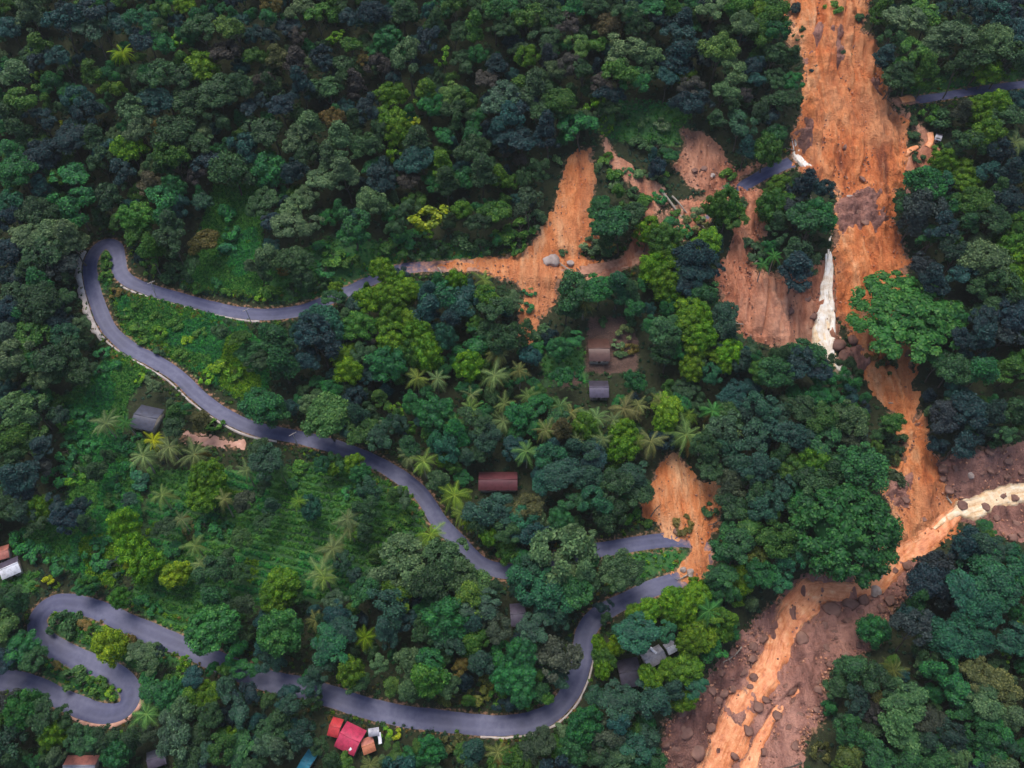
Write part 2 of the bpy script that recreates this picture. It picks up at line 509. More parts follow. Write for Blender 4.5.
SLIDES_PX = {
 'main': [(872, -40), (870, 0), (868, 12), (862, 28), (873, 35), (878, 55), (884, 80), (888, 92), (895, 108), (903, 125), (907, 140), (905, 155), (908, 165), (905, 180),
          (895, 190), (890, 205), (895, 225), (903, 240), (910, 262), (905, 280), (918, 310), (915, 350), (910, 385), (914, 400), (920, 415), (925, 440), (933, 455), (940, 480),
          (957, 490), (963, 505), (956, 525), (940, 540), (915, 552), (900, 566), (890, 585), (872, 596), (852, 590), (852, 576), (870, 565), (885, 548), (895, 522), (890, 505),
          (879, 490), (885, 470), (901, 460), (903, 445), (892, 430), (890, 412), (880, 397), (868, 378), (855, 352), (848, 330), (838, 318), (836, 290), (833, 250), (833, 225),
          (834, 205), (838, 196), (828, 190), (815, 184), (800, 172), (790, 150), (792, 136), (797, 125), (800, 115), (804, 98), (803, 80), (806, 62), (800, 52), (787, 46), (786, 20), (788, -40)],
 'left_slip': [(580, 150), (592, 147), (594, 180), (593, 205), (596, 225), (601, 238), (588, 246), (578, 253), (600, 262), (572, 272), (562, 282), (556, 300), (548, 312), (540, 318),
          (534, 332), (530, 346), (520, 340), (518, 318), (524, 296), (516, 284), (500, 280), (470, 270), (430, 270), (430, 263), (480, 259), (508, 256), (530, 245), (545, 225), (555, 205), (560, 185), (566, 165)],
 'runnel': [(600, 134), (607, 139), (614, 152), (626, 163), (640, 172), (650, 182), (662, 186), (668, 202), (655, 214), (652, 228), (641, 238), (638, 256), (628, 268), (612, 277), (594, 283),
          (584, 279), (606, 268), (622, 258), (630, 243), (640, 226), (648, 212), (646, 196), (632, 186), (618, 172), (608, 160)],
 'road_scar': [(680, 128), (690, 131), (702, 132), (712, 140), (720, 150), (728, 163), (736, 172), (748, 168), (762, 160), (766, 163), (742, 178), (736, 190), (722, 194), (700, 190), (687, 184), (672, 166), (684, 150)],
 'rock_face': [(740, 188), (752, 190), (762, 195), (768, 215), (765, 235), (754, 242), (750, 262), (765, 273), (790, 274), (812, 268), (828, 262), (836, 290), (838, 325), (842, 350), (822, 352), (802, 348), (791, 357),
          (775, 347), (745, 337), (735, 312), (720, 302), (716, 275), (728, 255), (735, 235), (738, 210)],
 'mid_slip': [(672, 452), (684, 459), (692, 474), (702, 484), (719, 484), (722, 505), (718, 527), (708, 536), (706, 546), (713, 558), (708, 577), (692, 582), (673, 573), (686, 560), (691, 548),
          (686, 540), (662, 538), (657, 521), (644, 516), (641, 496), (652, 494), (655, 475), (662, 459)],
 'road_debris': [(640, 238), (656, 216), (676, 204), (700, 196), (722, 190), (742, 192), (726, 208), (704, 226), (676, 246), (652, 262)],
 'side_patch': [(896, 104), (904, 110), (914, 118), (926, 130), (933, 142), (940, 152), (936, 166), (916, 174), (904, 170), (906, 158), (920, 150), (922, 138), (910, 126), (900, 116)],
 'bed': [(818, 572), (850, 574), (900, 560), (925, 560), (922, 578), (905, 600), (887, 620), (880, 640), (862, 655), (850, 668), (834, 666), (826, 682), (822, 720), (806, 742), (800, 770), (796, 840),
          (662, 840), (664, 768), (664, 722), (690, 705), (700, 690), (720, 665), (742, 640), (758, 614), (780, 600), (803, 582)],
 'river_banks': [(934, 458), (965, 455), (990, 446), (1030, 444), (1120, 430), (1120, 520), (1030, 542), (1005, 540), (990, 520), (962, 522), (955, 500), (940, 482)],
}
SLIDES = {k: to_world(v) for k, v in SLIDES_PX.items()}

GRASS_PX = [
 [(62, 398), (92, 378), (112, 350), (126, 356), (150, 372), (128, 398), (120, 440), (138, 480), (142, 520), (132, 560), (112, 590), (60, 566), (14, 548), (34, 518), (62, 520), (70, 470)],
 [(150, 470), (200, 470), (262, 470), (340, 458), (400, 490), (426, 500), (425, 532), (380, 585), (340, 602), (262, 606), (212, 640), (170, 632), (128, 606), (140, 560), (146, 520)],
 [(112, 300), (140, 296), (180, 306), (240, 322), (268, 350), (268, 390), (240, 402), (180, 364), (125, 338)],
 [(214, 186), (264, 186), (262, 240), (262, 300), (180, 288), (196, 240)],
 [(598, 100), (690, 106), (690, 145), (600, 140)],
 [(606, 556), (692, 545), (690, 564), (645, 582), (600, 592)],
 [(540, 356), (584, 348), (588, 384), (545, 388)],
 [(330, 236), (490, 246), (480, 262), (400, 264), (330, 296), (270, 304), (262, 270)],
 [(99, 246), (112, 248), (112, 280), (100, 300), (96, 270)],
 [(42, 612), (66, 610), (140, 640), (200, 664), (130, 668), (60, 640)],
 [(48, 655), (120, 690), (118, 702), (90, 700), (40, 682)],
 [(0, 572), (36, 574), (40, 592), (0, 600)],
 [(905, 82), (1024, 70), (1024, 90), (912, 104)],
]
PLOT_PX = [[(589, 318), (627, 317), (638, 340), (638, 371), (604, 374), (585, 371), (586, 345)],
           [(548, 372), (575, 372), (585, 384), (560, 388)]]
GRASS = [to_world(p) for p in GRASS_PX]; PLOT = [to_world(p) for p in PLOT_PX]

ga = np.zeros(ZZ.shape); so = np.zeros(ZZ.shape); pl = np.zeros(ZZ.shape)
def soft(poly, width):
    x, y = XX[core], YY[core]
    i = inside(poly, x, y); d = edge_dist(poly, x, y)
    return np.where(i, 0.5 + np.minimum(d, width) / (2 * width), 0.5 - np.minimum(d, width) / (2 * width))
t = np.zeros(cx.shape)
for p in GRASS: t = np.maximum(t, soft(p, 4.0))
ga[core] = t
t = np.zeros(cx.shape)
for p in PLOT: t = np.maximum(t, soft(p, 2.0))
pl[core] = t
t = np.zeros(cx.shape)
for k, p in SLIDES.items(): t = np.maximum(t, soft(p, 3.0))
t = np.maximum(t, 0.47 * (1 - smooth(0.2, 2.4, dmin)))
so[core] = t
# terraces and cut benches in the bare plot
inplot = np.zeros(ZZ.shape, bool); inplot[core] = inside(PLOT[0], cx, cy)
ZZ = np.where(inplot, np.round(ZZ / 1.1) * 1.1, ZZ)
# crop rows
incrop = np.zeros(ZZ.shape, bool); incrop[core] = inside(GRASS[1], cx, cy)

ny, nx = ZZ.shape
idx = np.arange(nx * ny).reshape(ny, nx)
fc = np.stack([idx[:-1, :-1], idx[:-1, 1:], idx[1:, 1:], idx[1:, :-1]], -1).reshape(-1, 4)
me = mesh_np('hillside', np.stack([XX, YY, ZZ], -1).reshape(-1, 3), fc, GROUND,
             {'grass': ('POINT', 'FLOAT', ga), 'soil': ('POINT', 'FLOAT', so), 'plot': ('POINT', 'FLOAT', pl)}, True)
o = link('hillside', me); o['kind'] = 'structure'

# road ribbons
def ribbon(xy, z, half, name, mat, mud=None, lift=0.0, cols=9):
    tan = np.gradient(xy, axis=0); tan /= np.linalg.norm(tan, axis=1, keepdims=True) + 1e-9
    nor = np.stack([-tan[:, 1], tan[:, 0]], -1)
    u = np.linspace(-1, 1, cols); V = []; A = []; M = []
    n = len(xy)
    half = np.broadcast_to(half, n)
    hw = half + 0.6 * fbm(np.arange(n) / 6.0, np.full(n, 3.3), 3)
    hw2 = half + 0.6 * fbm(np.arange(n) / 9.0, np.full(n, 33.3), 3)
    for k in u:
        w = np.where(k < 0, hw, hw2)
        p = xy + nor * (k * w)[:, None]
        V.append(np.column_stack([p, z + lift - 0.05 * k * k - (0.12 if abs(k) == 1 else 0)]))
        A.append(np.full(n, k)); M.append(mud if mud is not None else np.zeros(n))
    V = np.stack(V, 1).reshape(-1, 3); A = np.stack(A, 1).ravel(); M = np.stack(M, 1).ravel()
    ii = np.arange(n * cols).reshape(n, cols)
    f = np.stack([ii[:-1, :-1], ii[:-1, 1:], ii[1:, 1:], ii[1:, :-1]], -1).reshape(-1, 4)
    f = f[:, ::-1]
    return link(name, mesh_np(name, V, f, mat, {'across': ('POINT', 'FLOAT', A), 'mud': ('POINT', 'FLOAT', M)}, True))

r = roads[0]
ppx, _ = project(np.column_stack([r['xy'], r['z']]))
mudf = np.clip(1 - np.abs(ppx[:, 0] - 560) / 190, 0, 1) ** .7 * (ppx[:, 1] < 310) * 1.25
mudf = np.maximum(mudf, np.clip(1 - np.hypot(ppx[:, 0] - 690, ppx[:, 1] - 560) / 34, 0, 1) * 1.2)
o = ribbon(r['xy'], r['z'], r['half'] + .45 * smooth(560, 640, ppx[:, 1]), 'road', ASPHALT, mudf); o['kind'] = 'structure'
r = roads[1]; o = ribbon(r['xy'], r['z'], r['half'], 'road', ASPHALT, np.clip(1 - np.arange(len(r['xy'])) / 14, 0, 1) * 1.3); o['kind'] = 'structure'
DIRT = simple_mat('pink_dirt', [(.3, (.36, .19, .14)), (.6, (.52, .30, .23)), (.8, (.62, .40, .32))], .5, .9, .4, 3)

STREAM_A = [(960, 508, 10), (948, 522, 20), (928, 541, 26), (906, 555, 24), (888, 572, 24), (868, 588, 24), (842, 594, 26), (818, 592, 28), (803, 604, 38), (788, 622, 40), (778, 642, 32), (775, 658, 30),
            (768, 674, 34), (752, 694, 36), (742, 712, 42), (732, 732, 44), (722, 756, 46), (712, 790, 48), (700, 830, 48)]
STREAM_B = [(798, 690, 8), (784, 704, 10), (770, 722, 13), (758, 745, 16), (748, 768, 18), (738, 800, 18)]
STREAM_C = [(1120, 474, 26), (1060, 484, 24), (1024, 492, 22), (1000, 499, 24), (978, 506, 25), (964, 510, 20), (952, 516, 12), (942, 523, 7), (932, 531, 3)]
STREAM_D = [(829, 238, 6), (828, 255, 8), (827, 272, 10), (826, 290, 13), (825, 305, 16), (824, 318, 19), (822, 330, 24), (822, 342, 23), (828, 352, 14), (834, 362, 12), (846, 376, 11)]
TRENCH = []
for line in (STREAM_A, STREAM_B, STREAM_C, STREAM_D):
    q = np.array(line, float); P, dp = ground(q[:, 0], q[:, 1])
    TRENCH.append(resample(np.column_stack([P[:, :2], q[:, 2] * dp / F * .5]), 1.5))
TRENCH = np.vstack(TRENCH)

# ------------------------------------------------------------------ slides as displaced sheets
def sheet(name, poly, mat, step, thick, rough_amp, sc, seed, jag=2.0, flow=True, level=None):
    x0, y0 = poly.min(0) - 2; x1, y1 = poly.max(0) + 2
    xs = np.arange(x0, x1, step); ys = np.arange(y0, y1, step)
    x, y = np.meshgrid(xs, ys)
    ins = inside(poly, x, y); d = edge_dist(poly, x, y)
    sd = np.where(ins, d, -d) + jag * (fbm(x / 5 + seed, y / 5 - seed, 5) + .6 * fbm(x / 1.7, y / 1.7 + seed, 3))
    base = zat(x, y)
    a = fbm(x / sc + seed, y / (sc * 2.2 if flow else sc) + seed, 5)
    gul = np.clip(1 - np.abs(fbm(x / (sc * .8) + 3 * seed + .35 * np.sin(y / 9), y / (sc * 4.5), 3)) * 5, 0, 1) if flow else 0 * x
    ridg = 1 - np.abs(fbm(x / (sc * .6) - seed, y / (sc * 1.6 if flow else sc * .6), 4)) * 3
    z = base + np.clip(sd, -3, 6) / 6 * thick + rough_amp * (a + 0.35 * np.clip(ridg, -1, 1)) * smooth(-1, 4, sd) + (0.35 * fbm(x / 1.3, y / 1.3 + seed, 3) + rough_amp * .75 * np.maximum(fbm(x / 3.4 + 2 * seed, y / 4.4, 3), -.08)) * smooth(-1.5, 1, sd) - rough_amp * 1.15 * gul * smooth(0, 5, sd) + rough_amp * .5 * smooth(0, 5, sd)
    scour = np.zeros(x.shape)
    lo, hi = poly.min(0) - 30, poly.max(0) + 30
    for (qx, qy, qw) in TRENCH:
        if lo[0] < qx < hi[0] and lo[1] < qy < hi[1]:
            scour = np.maximum(scour, 1 - smooth(.75, 1.35, np.hypot(x - qx, y - qy) / max(qw, 1.2)))
    z = z - scour * np.maximum(z - base - .2 - 3.2 * np.maximum(fbm(x / 3.4 + 5, y / 5.1, 4) - .12, 0), 0)
    z = np.where(sd > 1.2, np.maximum(z, base + .12 + .12 * fbm(x / 1.3, y / 1.3 + seed, 3)), z)
    keep = sd > -1.6
    ny_, nx_ = x.shape
    ii = np.arange(nx_ * ny_).reshape(ny_, nx_)
    cell = keep[:-1, :-1] & keep[1:, :-1] & keep[:-1, 1:] & keep[1:, 1:]
    f = np.stack([ii[:-1, :-1], ii[:-1, 1:], ii[1:, 1:], ii[1:, :-1]], -1)[cell]
    used = np.unique(f); remap = np.zeros(nx_ * ny_, int); remap[used] = np.arange(len(used))
    V = np.stack([x, y, z], -1).reshape(-1, 3)[used]
    o = link(name, mesh_np(name, V, remap[f], mat, None, True))
    o['kind'] = 'structure'
    return o
sheet('dirt_track', to_world([(184, 431), (200, 433), (225, 438), (244, 440), (243, 449), (222, 449), (200, 444), (186, 442)]), DIRT, .4, .35, .25, 4, 41.1, 1.2)
sheet('mudslide', SLIDES['main'], MUD, 0.45, 0.8, 3.2, 8, 1.7, 3.0)
for k_, pp in enumerate([[(806, 28), (842, 24), (852, 45), (846, 72), (822, 74), (808, 60)], [(797, 118), (812, 110), (819, 135), (809, 151), (796, 146)], [(836, 197), (862, 190), (888, 198), (891, 226), (872, 240), (846, 228), (834, 212)],
                         [(843, 343), (868, 348), (872, 372), (858, 382), (846, 366)], [(896, 468), (914, 470), (916, 500), (900, 510), (884, 492)], [(862, 60), (872, 62), (880, 96), (870, 100)], [(884, 180), (904, 176), (902, 190), (888, 194)]]):
    sheet('rubble_patch', to_world(pp), MUD_BED, .45, 1.5, 2.4, 3.5, 51 + 7 * k_, 5.0, False)
sheet('mudslide', SLIDES['left_slip'], MUD, 0.5, 0.55, 0.9, 6, 5.1, 1.6)
sheet('mudslide', SLIDES['runnel'], MUD_PINK, 0.5, 0.7, 0.7, 5, 8.1, 1.6)
sheet('mudslide', SLIDES['road_scar'], MUD_PINK, 0.5, 0.6, 1.1, 5, 11.3, 2.0)
sheet('mudslide', SLIDES['rock_face'], MUD_PINK, 0.5, 0.6, 2.6, 6, 14.9, 2.0)
sheet('mudslide', SLIDES['mid_slip'], MUD, 0.45, 0.6, 0.9, 5, 19.9, 1.6)
sheet('mudslide', SLIDES['road_debris'], MUD_PINK, 0.5, 0.7, 1.6, 4, 37.7, 7.0)
sheet('mudslide', SLIDES['side_patch'], MUD_PINK, 0.5, 0.6, 0.7, 5, 23.9, 1.6)
sheet('rubble_bed', SLIDES['bed'], MUD_BED, 0.5, 0.7, 2.0, 5, 27.3, 2.5, False)
sheet('river_bank', SLIDES['river_banks'], MUD_BED, 0.5, 0.5, 1.3, 5, 31.3, 2.0, False)

# water ribbons: pixel polyline with a width in pixels; the surface is levelled across
def water(name, pts, mat, lift, amp, seed, colsw=0.8, jag=0.35):
    a = np.array(pts, float)
    P, dep = ground(a[:, 0], a[:, 1])
    q = resample(np.column_stack([P[:, :2], a[:, 2] * dep / F * 0.5]), 0.7)
    xy = q[:, :2]; hw = q[:, 2]
    tan = np.gradient(xy, axis=0); tan = tan / (np.linalg.norm(tan, axis=1, keepdims=True) + 1e-9)
    k = np.ones(9) / 9
    tan = np.stack([np.convolve(np.pad(tan[:, c], 4, mode='edge'), k, 'valid') for c in (0, 1)], -1)
    nor = np.stack([-tan[:, 1], tan[:, 0]], -1)
    n = len(xy); cols = max(9, int(2 * hw.max() / colsw))
    s = np.arange(n) * .7
    V = []; AL = []; AC = []; RM = []
    for u in np.linspace(-1, 1, cols):
        w = hw * (1 + jag * 2 * fbm(s / 4, np.full(n, seed + (5 if u > 0 else 0)), 4))
        p = xy + nor * (u * w)[:, None]
        z = zat(p[:, 0], p[:, 1]) + lift - 0.9 * abs(u) ** 4 + amp * fbm(p[:, 0] / 1.6 + seed, p[:, 1] / 3.0, 4)
        V.append(np.column_stack([p, z])); AL.append(s + seed * 31); AC.append(u * w + seed * 7); RM.append(np.full(n, abs(u)))
    V = np.stack(V, 1).reshape(-1, 3)
    ii = np.arange(n * cols).reshape(n, cols)
    f = np.stack([ii[:-1, :-1], ii[1:, :-1], ii[1:, 1:], ii[:-1, 1:]], -1).reshape(-1, 4)
    o = link(name, mesh_np(name, V, f, mat, {'along': ('POINT', 'FLOAT', np.stack(AL, 1).ravel()), 'across': ('POINT', 'FLOAT', np.stack(AC, 1).ravel()), 'rim': ('POINT', 'FLOAT', np.stack(RM, 1).ravel())}, True)); o['kind'] = 'structure'
    return o
water('muddy_stream', STREAM_A, STREAM, .85, .75, 3.3)
water('muddy_stream', STREAM_B, STREAM, .8, .3, 6.3)
water('muddy_stream', STREAM_C, FOAM_SILT, 1.05, .5, 9.3)
def strands(base, n, spread, seed):
    g_ = np.random.default_rng(seed); ms = []
    for k in range(n):
        u = (k + .5) / n * 2 - 1
        wf = g_.uniform(.15, .45) if k else 1.0
        if k == 0: u = 0.0
        pts = [(x + u * w * spread + g_.normal(0, 1.0), y + g_.normal(0, .8), max(1.0, w * wf * g_.uniform(.85, 1.15))) for (x, y, w) in base[g_.integers(0, 2):len(base) - g_.integers(0, 2)]]
        o_ = water('waterfall', pts, FOAM, (.75 if k else 1.0) + .3 * g_.random(), .3, seed + k * 1.7, .35, .5); ms.append(o_)
    return ms
def fuse(objs):
    V = []; Fc = []; n = 0; AL = []; AC = []; RM = []
    for o_ in objs:
        m_ = o_.data; v = np.zeros(len(m_.vertices) * 3, np.float32); m_.vertices.foreach_get('co', v); V.append(v.reshape(-1, 3))
        f = np.zeros(len(m_.polygons) * 4, np.int32); m_.loops.foreach_get('vertex_index', f); Fc.append(f.reshape(-1, 4) + n); n += len(m_.vertices)
        for nm_, lst_ in (('along', AL), ('across', AC), ('rim', RM)):
            q_ = np.zeros(len(m_.vertices), np.float32); m_.attributes[nm_].data.foreach_get('value', q_); lst_.append(q_)
        bpy.data.objects.remove(o_)
    o_ = link('waterfall', mesh_np('waterfall', np.vstack(V), np.vstack(Fc), FOAM, {'along': ('POINT', 'FLOAT', np.concatenate(AL)), 'across': ('POINT', 'FLOAT', np.concatenate(AC)), 'rim': ('POINT', 'FLOAT', np.concatenate(RM))}, True)); o_['kind'] = 'structure'
fuse(strands([(829, 238, 4), (828, 255, 6), (827, 272, 8), (826, 290, 11), (825, 305, 14), (824, 318, 18), (822, 330, 22), (822, 342, 20), (828, 352, 12), (833, 362, 8), (838, 370, 10), (848, 378, 8)], 6, .5, 12))
fuse(strands([(792, 141, 5), (797, 153, 8), (802, 164, 10), (809, 173, 8), (814, 182, 6)], 5, .42, 40))
water('plunge_pool', [(823, 322, 20), (821, 334, 27), (824, 345, 24), (832, 357, 14), (837, 367, 13), (847, 376, 11), (856, 388, 8)], FOAM_SILT, .9, .4, 44.3, .5)
water('puddle', [(900, 101, 12), (908, 100, 14), (914, 100, 9)], STREAM, .75, .1, 18.3)
water('puddle', [(930, 134, 7), (931, 142, 9), (927, 149, 8)], STREAM, 1.0, .1, 21.3)
water('puddle', [(902, 156, 6), (911, 152, 9), (918, 148, 5)], STREAM, 1.0, .1, 24.3)

# ------------------------------------------------------------------ crown shapes (unit diameter, centred on the crown)
def ico(sub=1):
    p = (1 + 5 ** .5) / 2
    v = [(-1, p, 0), (1, p, 0), (-1, -p, 0), (1, -p, 0), (0, -1, p), (0, 1, p), (0, -1, -p), (0, 1, -p), (p, 0, -1), (p, 0, 1), (-p, 0, -1), (-p, 0, 1)]
    f = [(0, 11, 5), (0, 5, 1), (0, 1, 7), (0, 7, 10), (0, 10, 11), (1, 5, 9), (5, 11, 4), (11, 10, 2), (10, 7, 6), (7, 1, 8),
         (3, 9, 4), (3, 4, 2), (3, 2, 6), (3, 6, 8), (3, 8, 9), (4, 9, 5), (2, 4, 11), (6, 2, 10), (8, 6, 7), (9, 8, 1)]
    v = [np.array(a) / np.linalg.norm(a) for a in v]
    for _ in range(sub):
        cache = {}; nf = []
        def mid(a, b):
            k = (min(a, b), max(a, b))
            if k not in cache:
                m = v[a] + v[b]; v.append(m / np.linalg.norm(m)); cache[k] = len(v) - 1
            return cache[k]
        for a, b, c in f:
            ab, bc, ca = mid(a, b), mid(b, c), mid(c, a)
            nf += [(a, ab, ca), (b, bc, ab), (c, ca, bc), (ab, bc, ca)]
        f = nf
    return np.array(v), np.array(f)
ICO0, ICO1 = ico(0), ico(1)

def leaves(centres, normals, size, g, aspect=1.5):
    """pointed leaf sprays: a bent kite of two triangles each"""
    n = len(centres)
    t = g.normal(size=(n, 3)); t -= (t * normals).sum(1, keepdims=True) * normals
    t /= np.linalg.norm(t, axis=1, keepdims=True) + 1e-9
    b = np.cross(normals, t)
    s = (size * g.uniform(.6, 1.45, n))[:, None]
    a = centres - t * s * aspect * .5
    c = centres + t * s * aspect * .5 - normals * s * .35
    l = centres + b * s * .5 - normals * s * .12
    r_ = centres - b * s * .5 - normals * s * .12
    V = np.stack([a, l, c, r_], 1).reshape(-1, 3)
    Fq = np.arange(4 * n).reshape(n, 4)
    Ft = np.concatenate([Fq[:, [0, 1, 2]], Fq[:, [0, 2, 3]]], 1).reshape(-1, 3)
    return V, Ft

def crown_mesh(name, seed, kind, mat):
    g = np.random.default_rng(seed)
    lobes = []
    if kind == 'R':          # clumped broadleaf
        style = seed % 4
        n = int(g.integers(24, 36)) if style != 3 else int(g.integers(17, 23))
        sub_c = g.normal(0, .17, (3, 3)) * [1, 1, .6]
        for k in range(n):
            th = g.uniform(0, 2 * math.pi); zz = g.uniform(-.35, 1.0)
            if style == 1:      # several tops grown together
                v_ = g.normal(size=3); v_ /= np.linalg.norm(v_); v_[2] = abs(v_[2]) * .9 - .15
                q_ = sub_c[k % 3] + v_ * g.uniform(.2, .30)
                lobes.append((q_[0], q_[1], q_[2], g.uniform(.06, .14))); continue
            if style == 2:      # upright, pointed
                zz = g.uniform(-.8, 1.0); rr = (1 - .5 * (zz + .8)) * g.uniform(.5, 1) * .40
                lobes.append((rr * math.cos(th), rr * math.sin(th), zz * .48, g.uniform(.07, .14))); continue
            rr = math.sqrt(max(0, 1 - zz * zz))
            L = .5 - .12 + g.normal(0, .06)
            lobes.append((rr * math.cos(th) * L, rr * math.sin(th) * L, zz * L * .85, g.uniform(.07, .165)))
        lobes.append((0, 0, -.04, (.30, .24, .22, .12)[style]))
        per, ls, up = 210, .034, .45
    elif kind == 'C':        # dense bright crown, tight knobbly lobes
        n = 26
        for k in range(n):
            th = k * 2.39996 + g.uniform(-.3, .3); zz = 1 - 1.5 * (k + .5) / n
            rr = math.sqrt(max(0, 1 - zz * zz)); L = .40 + g.normal(0, .03)
            lobes.append((rr * math.cos(th) * L, rr * math.sin(th) * L, zz * L * 1.05, g.uniform(.10, .155)))
        lobes.append((0, 0, -.02, .36))
        per, ls, up = 130, .031, .4
    elif kind == 'S':        # loose young tree, separate sprays
        n = g.integers(8, 12)
        for k in range(n):
            th = g.uniform(0, 2 * math.pi); L = g.uniform(.05, .42)
            lobes.append((L * math.cos(th), L * math.sin(th), g.uniform(-.3, .42) * (1 - L), g.uniform(.07, .14)))
        per, ls, up = 75, .066, .6
    elif kind == 'B':        # low bush
        n = g.integers(8, 13)
        for k in range(n):
            th = g.uniform(0, 2 * math.pi); L = math.sqrt(g.uniform(0, 1)) * .38
            lobes.append((L * math.cos(th), L * math.sin(th), g.uniform(-.05, .22) - L * .35, g.uniform(.10, .17)))
        per, ls, up = 110, .058, .6
    elif kind == 'U':        # wide spreading umbrella crown of many flat pads
        n = 110
        for k in range(n):
            th = k * 2.39996 + g.uniform(-.4, .4); L = .47 * math.sqrt((k + .5) / n) * g.uniform(.9, 1.04)
            lobes.append((L * math.cos(th), L * math.sin(th), .17 * (1 - (L / .48) ** 2) + g.normal(0, .022), g.uniform(.036, .074)))
        lobes += [(.2 * math.cos(q), .2 * math.sin(q), .03, .12) for q in np.arange(6)]
        per, ls, up = 80, .019, .7
    else:                    # 'D': huge dense dome of many small clumps
        n = 120
        for k in range(n):
            th = k * 2.39996 + g.uniform(-.4, .4); zz = 1 - 1.25 * (k + .5) / n
            rr = math.sqrt(max(0, 1 - zz * zz)); L = .45 + g.normal(0, .022)
            lobes.append((rr * math.cos(th) * L, rr * math.sin(th) * L, zz * L * .72, g.uniform(.045, .085)))
        lobes.append((0, 0, -.02, .36))
        per, ls, up = 75, .021, .4
    parts = []; lr = []
    for i, (x, y, z, rad) in enumerate(lobes):
        c = np.array([x, y, z])
        core_lobe = i == len(lobes) - 1 and kind in 'RCD'
        if kind in 'RB' and not core_lobe: rad_c = .68
        else: rad_c = .84
        v, f = (ICO1 if core_lobe else ICO0)
        flat = .55 if kind == 'U' else .85
        vv = v * (rad * rad_c) * [1, 1, flat] * (1 + .12 * g.normal(size=(len(v), 1))) + c
        parts.append((vv, f)); lr += [g.uniform(.2, .5)] * len(f)
        m = max(14, int(per * (rad / .14) ** 1.3)) if kind in 'RCSB' else (per if not core_lobe else 500)
        if core_lobe: m = min(m, 500)
        d = g.normal(size=(m * 2, 3)); d /= np.linalg.norm(d, axis=1, keepdims=True)
        out = c / (np.linalg.norm(c) + 1e-6) if not core_lobe else np.array([0, 0, 1.0])
        ok = (d @ out > -.35) & (d[:, 2] > -.55); d = d[ok][:m]
        pos = c + d * [1, 1, flat] * rad * (g.uniform(.72, 1.30, (len(d), 1)) if kind in 'RBS' else g.uniform(.84, 1.2, (len(d), 1)))
        nrm = d + np.array([0, 0, up]) + g.normal(0, .5, d.shape)
        nrm /= np.linalg.norm(nrm, axis=1, keepdims=True)
        V, Ft = leaves(pos, nrm, ls, g)
        parts.append((V, Ft)); tone = g.uniform(-.18, .18)
        lr += list(np.repeat(np.clip(g.beta(1.2, 1.8, len(pos)) + tone, 0, 1), 2))
    V, Fc = join_parts(parts)
    return mesh_np(name, V, Fc, mat, {'leafrand': ('FACE', 'FLOAT', lr)})

def trunk_mesh(name, seed, mat):
    """unit height; forks into limbs above two thirds"""
    g = np.random.default_rng(seed)
    bend = g.normal(0, .03, (6, 2)).cumsum(0)
    path = [(bend[i, 0], bend[i, 1], i / 6 * .8) for i in range(6)]
    rad = [.05, .04, .036, .033, .03, .026]
    parts = [tube(path, rad, 7)]
    top = np.array(path[-1])
    for k in range(5):
        a = 2 * math.pi * k / 5 + g.uniform(-.4, .4)
        e = np.array([math.cos(a) * .28, math.sin(a) * .28, g.uniform(.16, .32)])
        s = np.array(path[3 + k % 3])
        parts.append(tube([s, s + e * [.55, .55, .4], s + e], [.02, .014, .006], 5))
    V, Fc = join_parts(parts)
    return mesh_np(name, V, Fc, mat, None, True)

CROWNS = {k: [crown_mesh('crown', 100 * i + 7 * n + 5, k, LEAF) for n in range(c)] for i, (k, c) in enumerate((('R', 8), ('C', 4), ('S', 4), ('B', 5), ('U', 1), ('D', 1)))}
TRUNKS = [trunk_mesh('trunk', s, BARK) for s in (1, 2, 3)]
TRUNK_P = trunk_mesh('trunk', 9, PALE_BARK)

# coconut palm pieces
def frond_mesh(seed, droop):
    g = np.random.default_rng(seed)
    n = 15; Ltot = 1.0
    s = np.linspace(0, 1, n)
    px = s * Ltot * (1 - .22 * droop * s); pz = .30 * s - (.30 + .62 * droop) * s ** 2
    V = []; Fc = []; lr = []
    w = .012 * (1 - s) + .003
    for i in range(n):
        V += [(px[i], -w[i], pz[i]), (px[i], w[i], pz[i])]
    for i in range(n - 1):
        a = 2 * i; Fc += [(a, a + 1, a + 3), (a, a + 3, a + 2)]; lr += [1, 1]
    m = 26
    for k in range(m):
        q = .10 + .90 * k / (m - 1)
        x = np.interp(q, s, px); z = np.interp(q, s, pz)
        L = .26 * math.sin(math.pi * (0.16 + .78 * q)) + .03
        for sg in (-1, 1):
            b = len(V); hw = .0125
            e = (x + L * .55, sg * L * .80, z - L * (.30 + .45 * droop) + g.normal(0, .015))
            V += [(x - hw, 0, z), (x + hw, 0, z), e]
            Fc.append((b, b + 1, b + 2)); lr.append(g.uniform(.2, .9))
    return mesh_np('frond', np.array(V), np.array(Fc), LEAF, {'leafrand': ('FACE', 'FLOAT', lr)})
FRONDS = [frond_mesh(i, d) for i, d in enumerate((.3, .7, 1.1, 1.5))]
def palm_trunk():
    s = np.linspace(0, 1, 9)
    return mesh_np('trunk', *tube([(0.05 * math.sin(2.2 * a), .03 * a * a, a) for a in s], [.024 - .010 * a for a in s], 8), PALE_BARK, None, True)
PALM_TRUNK = palm_trunk()

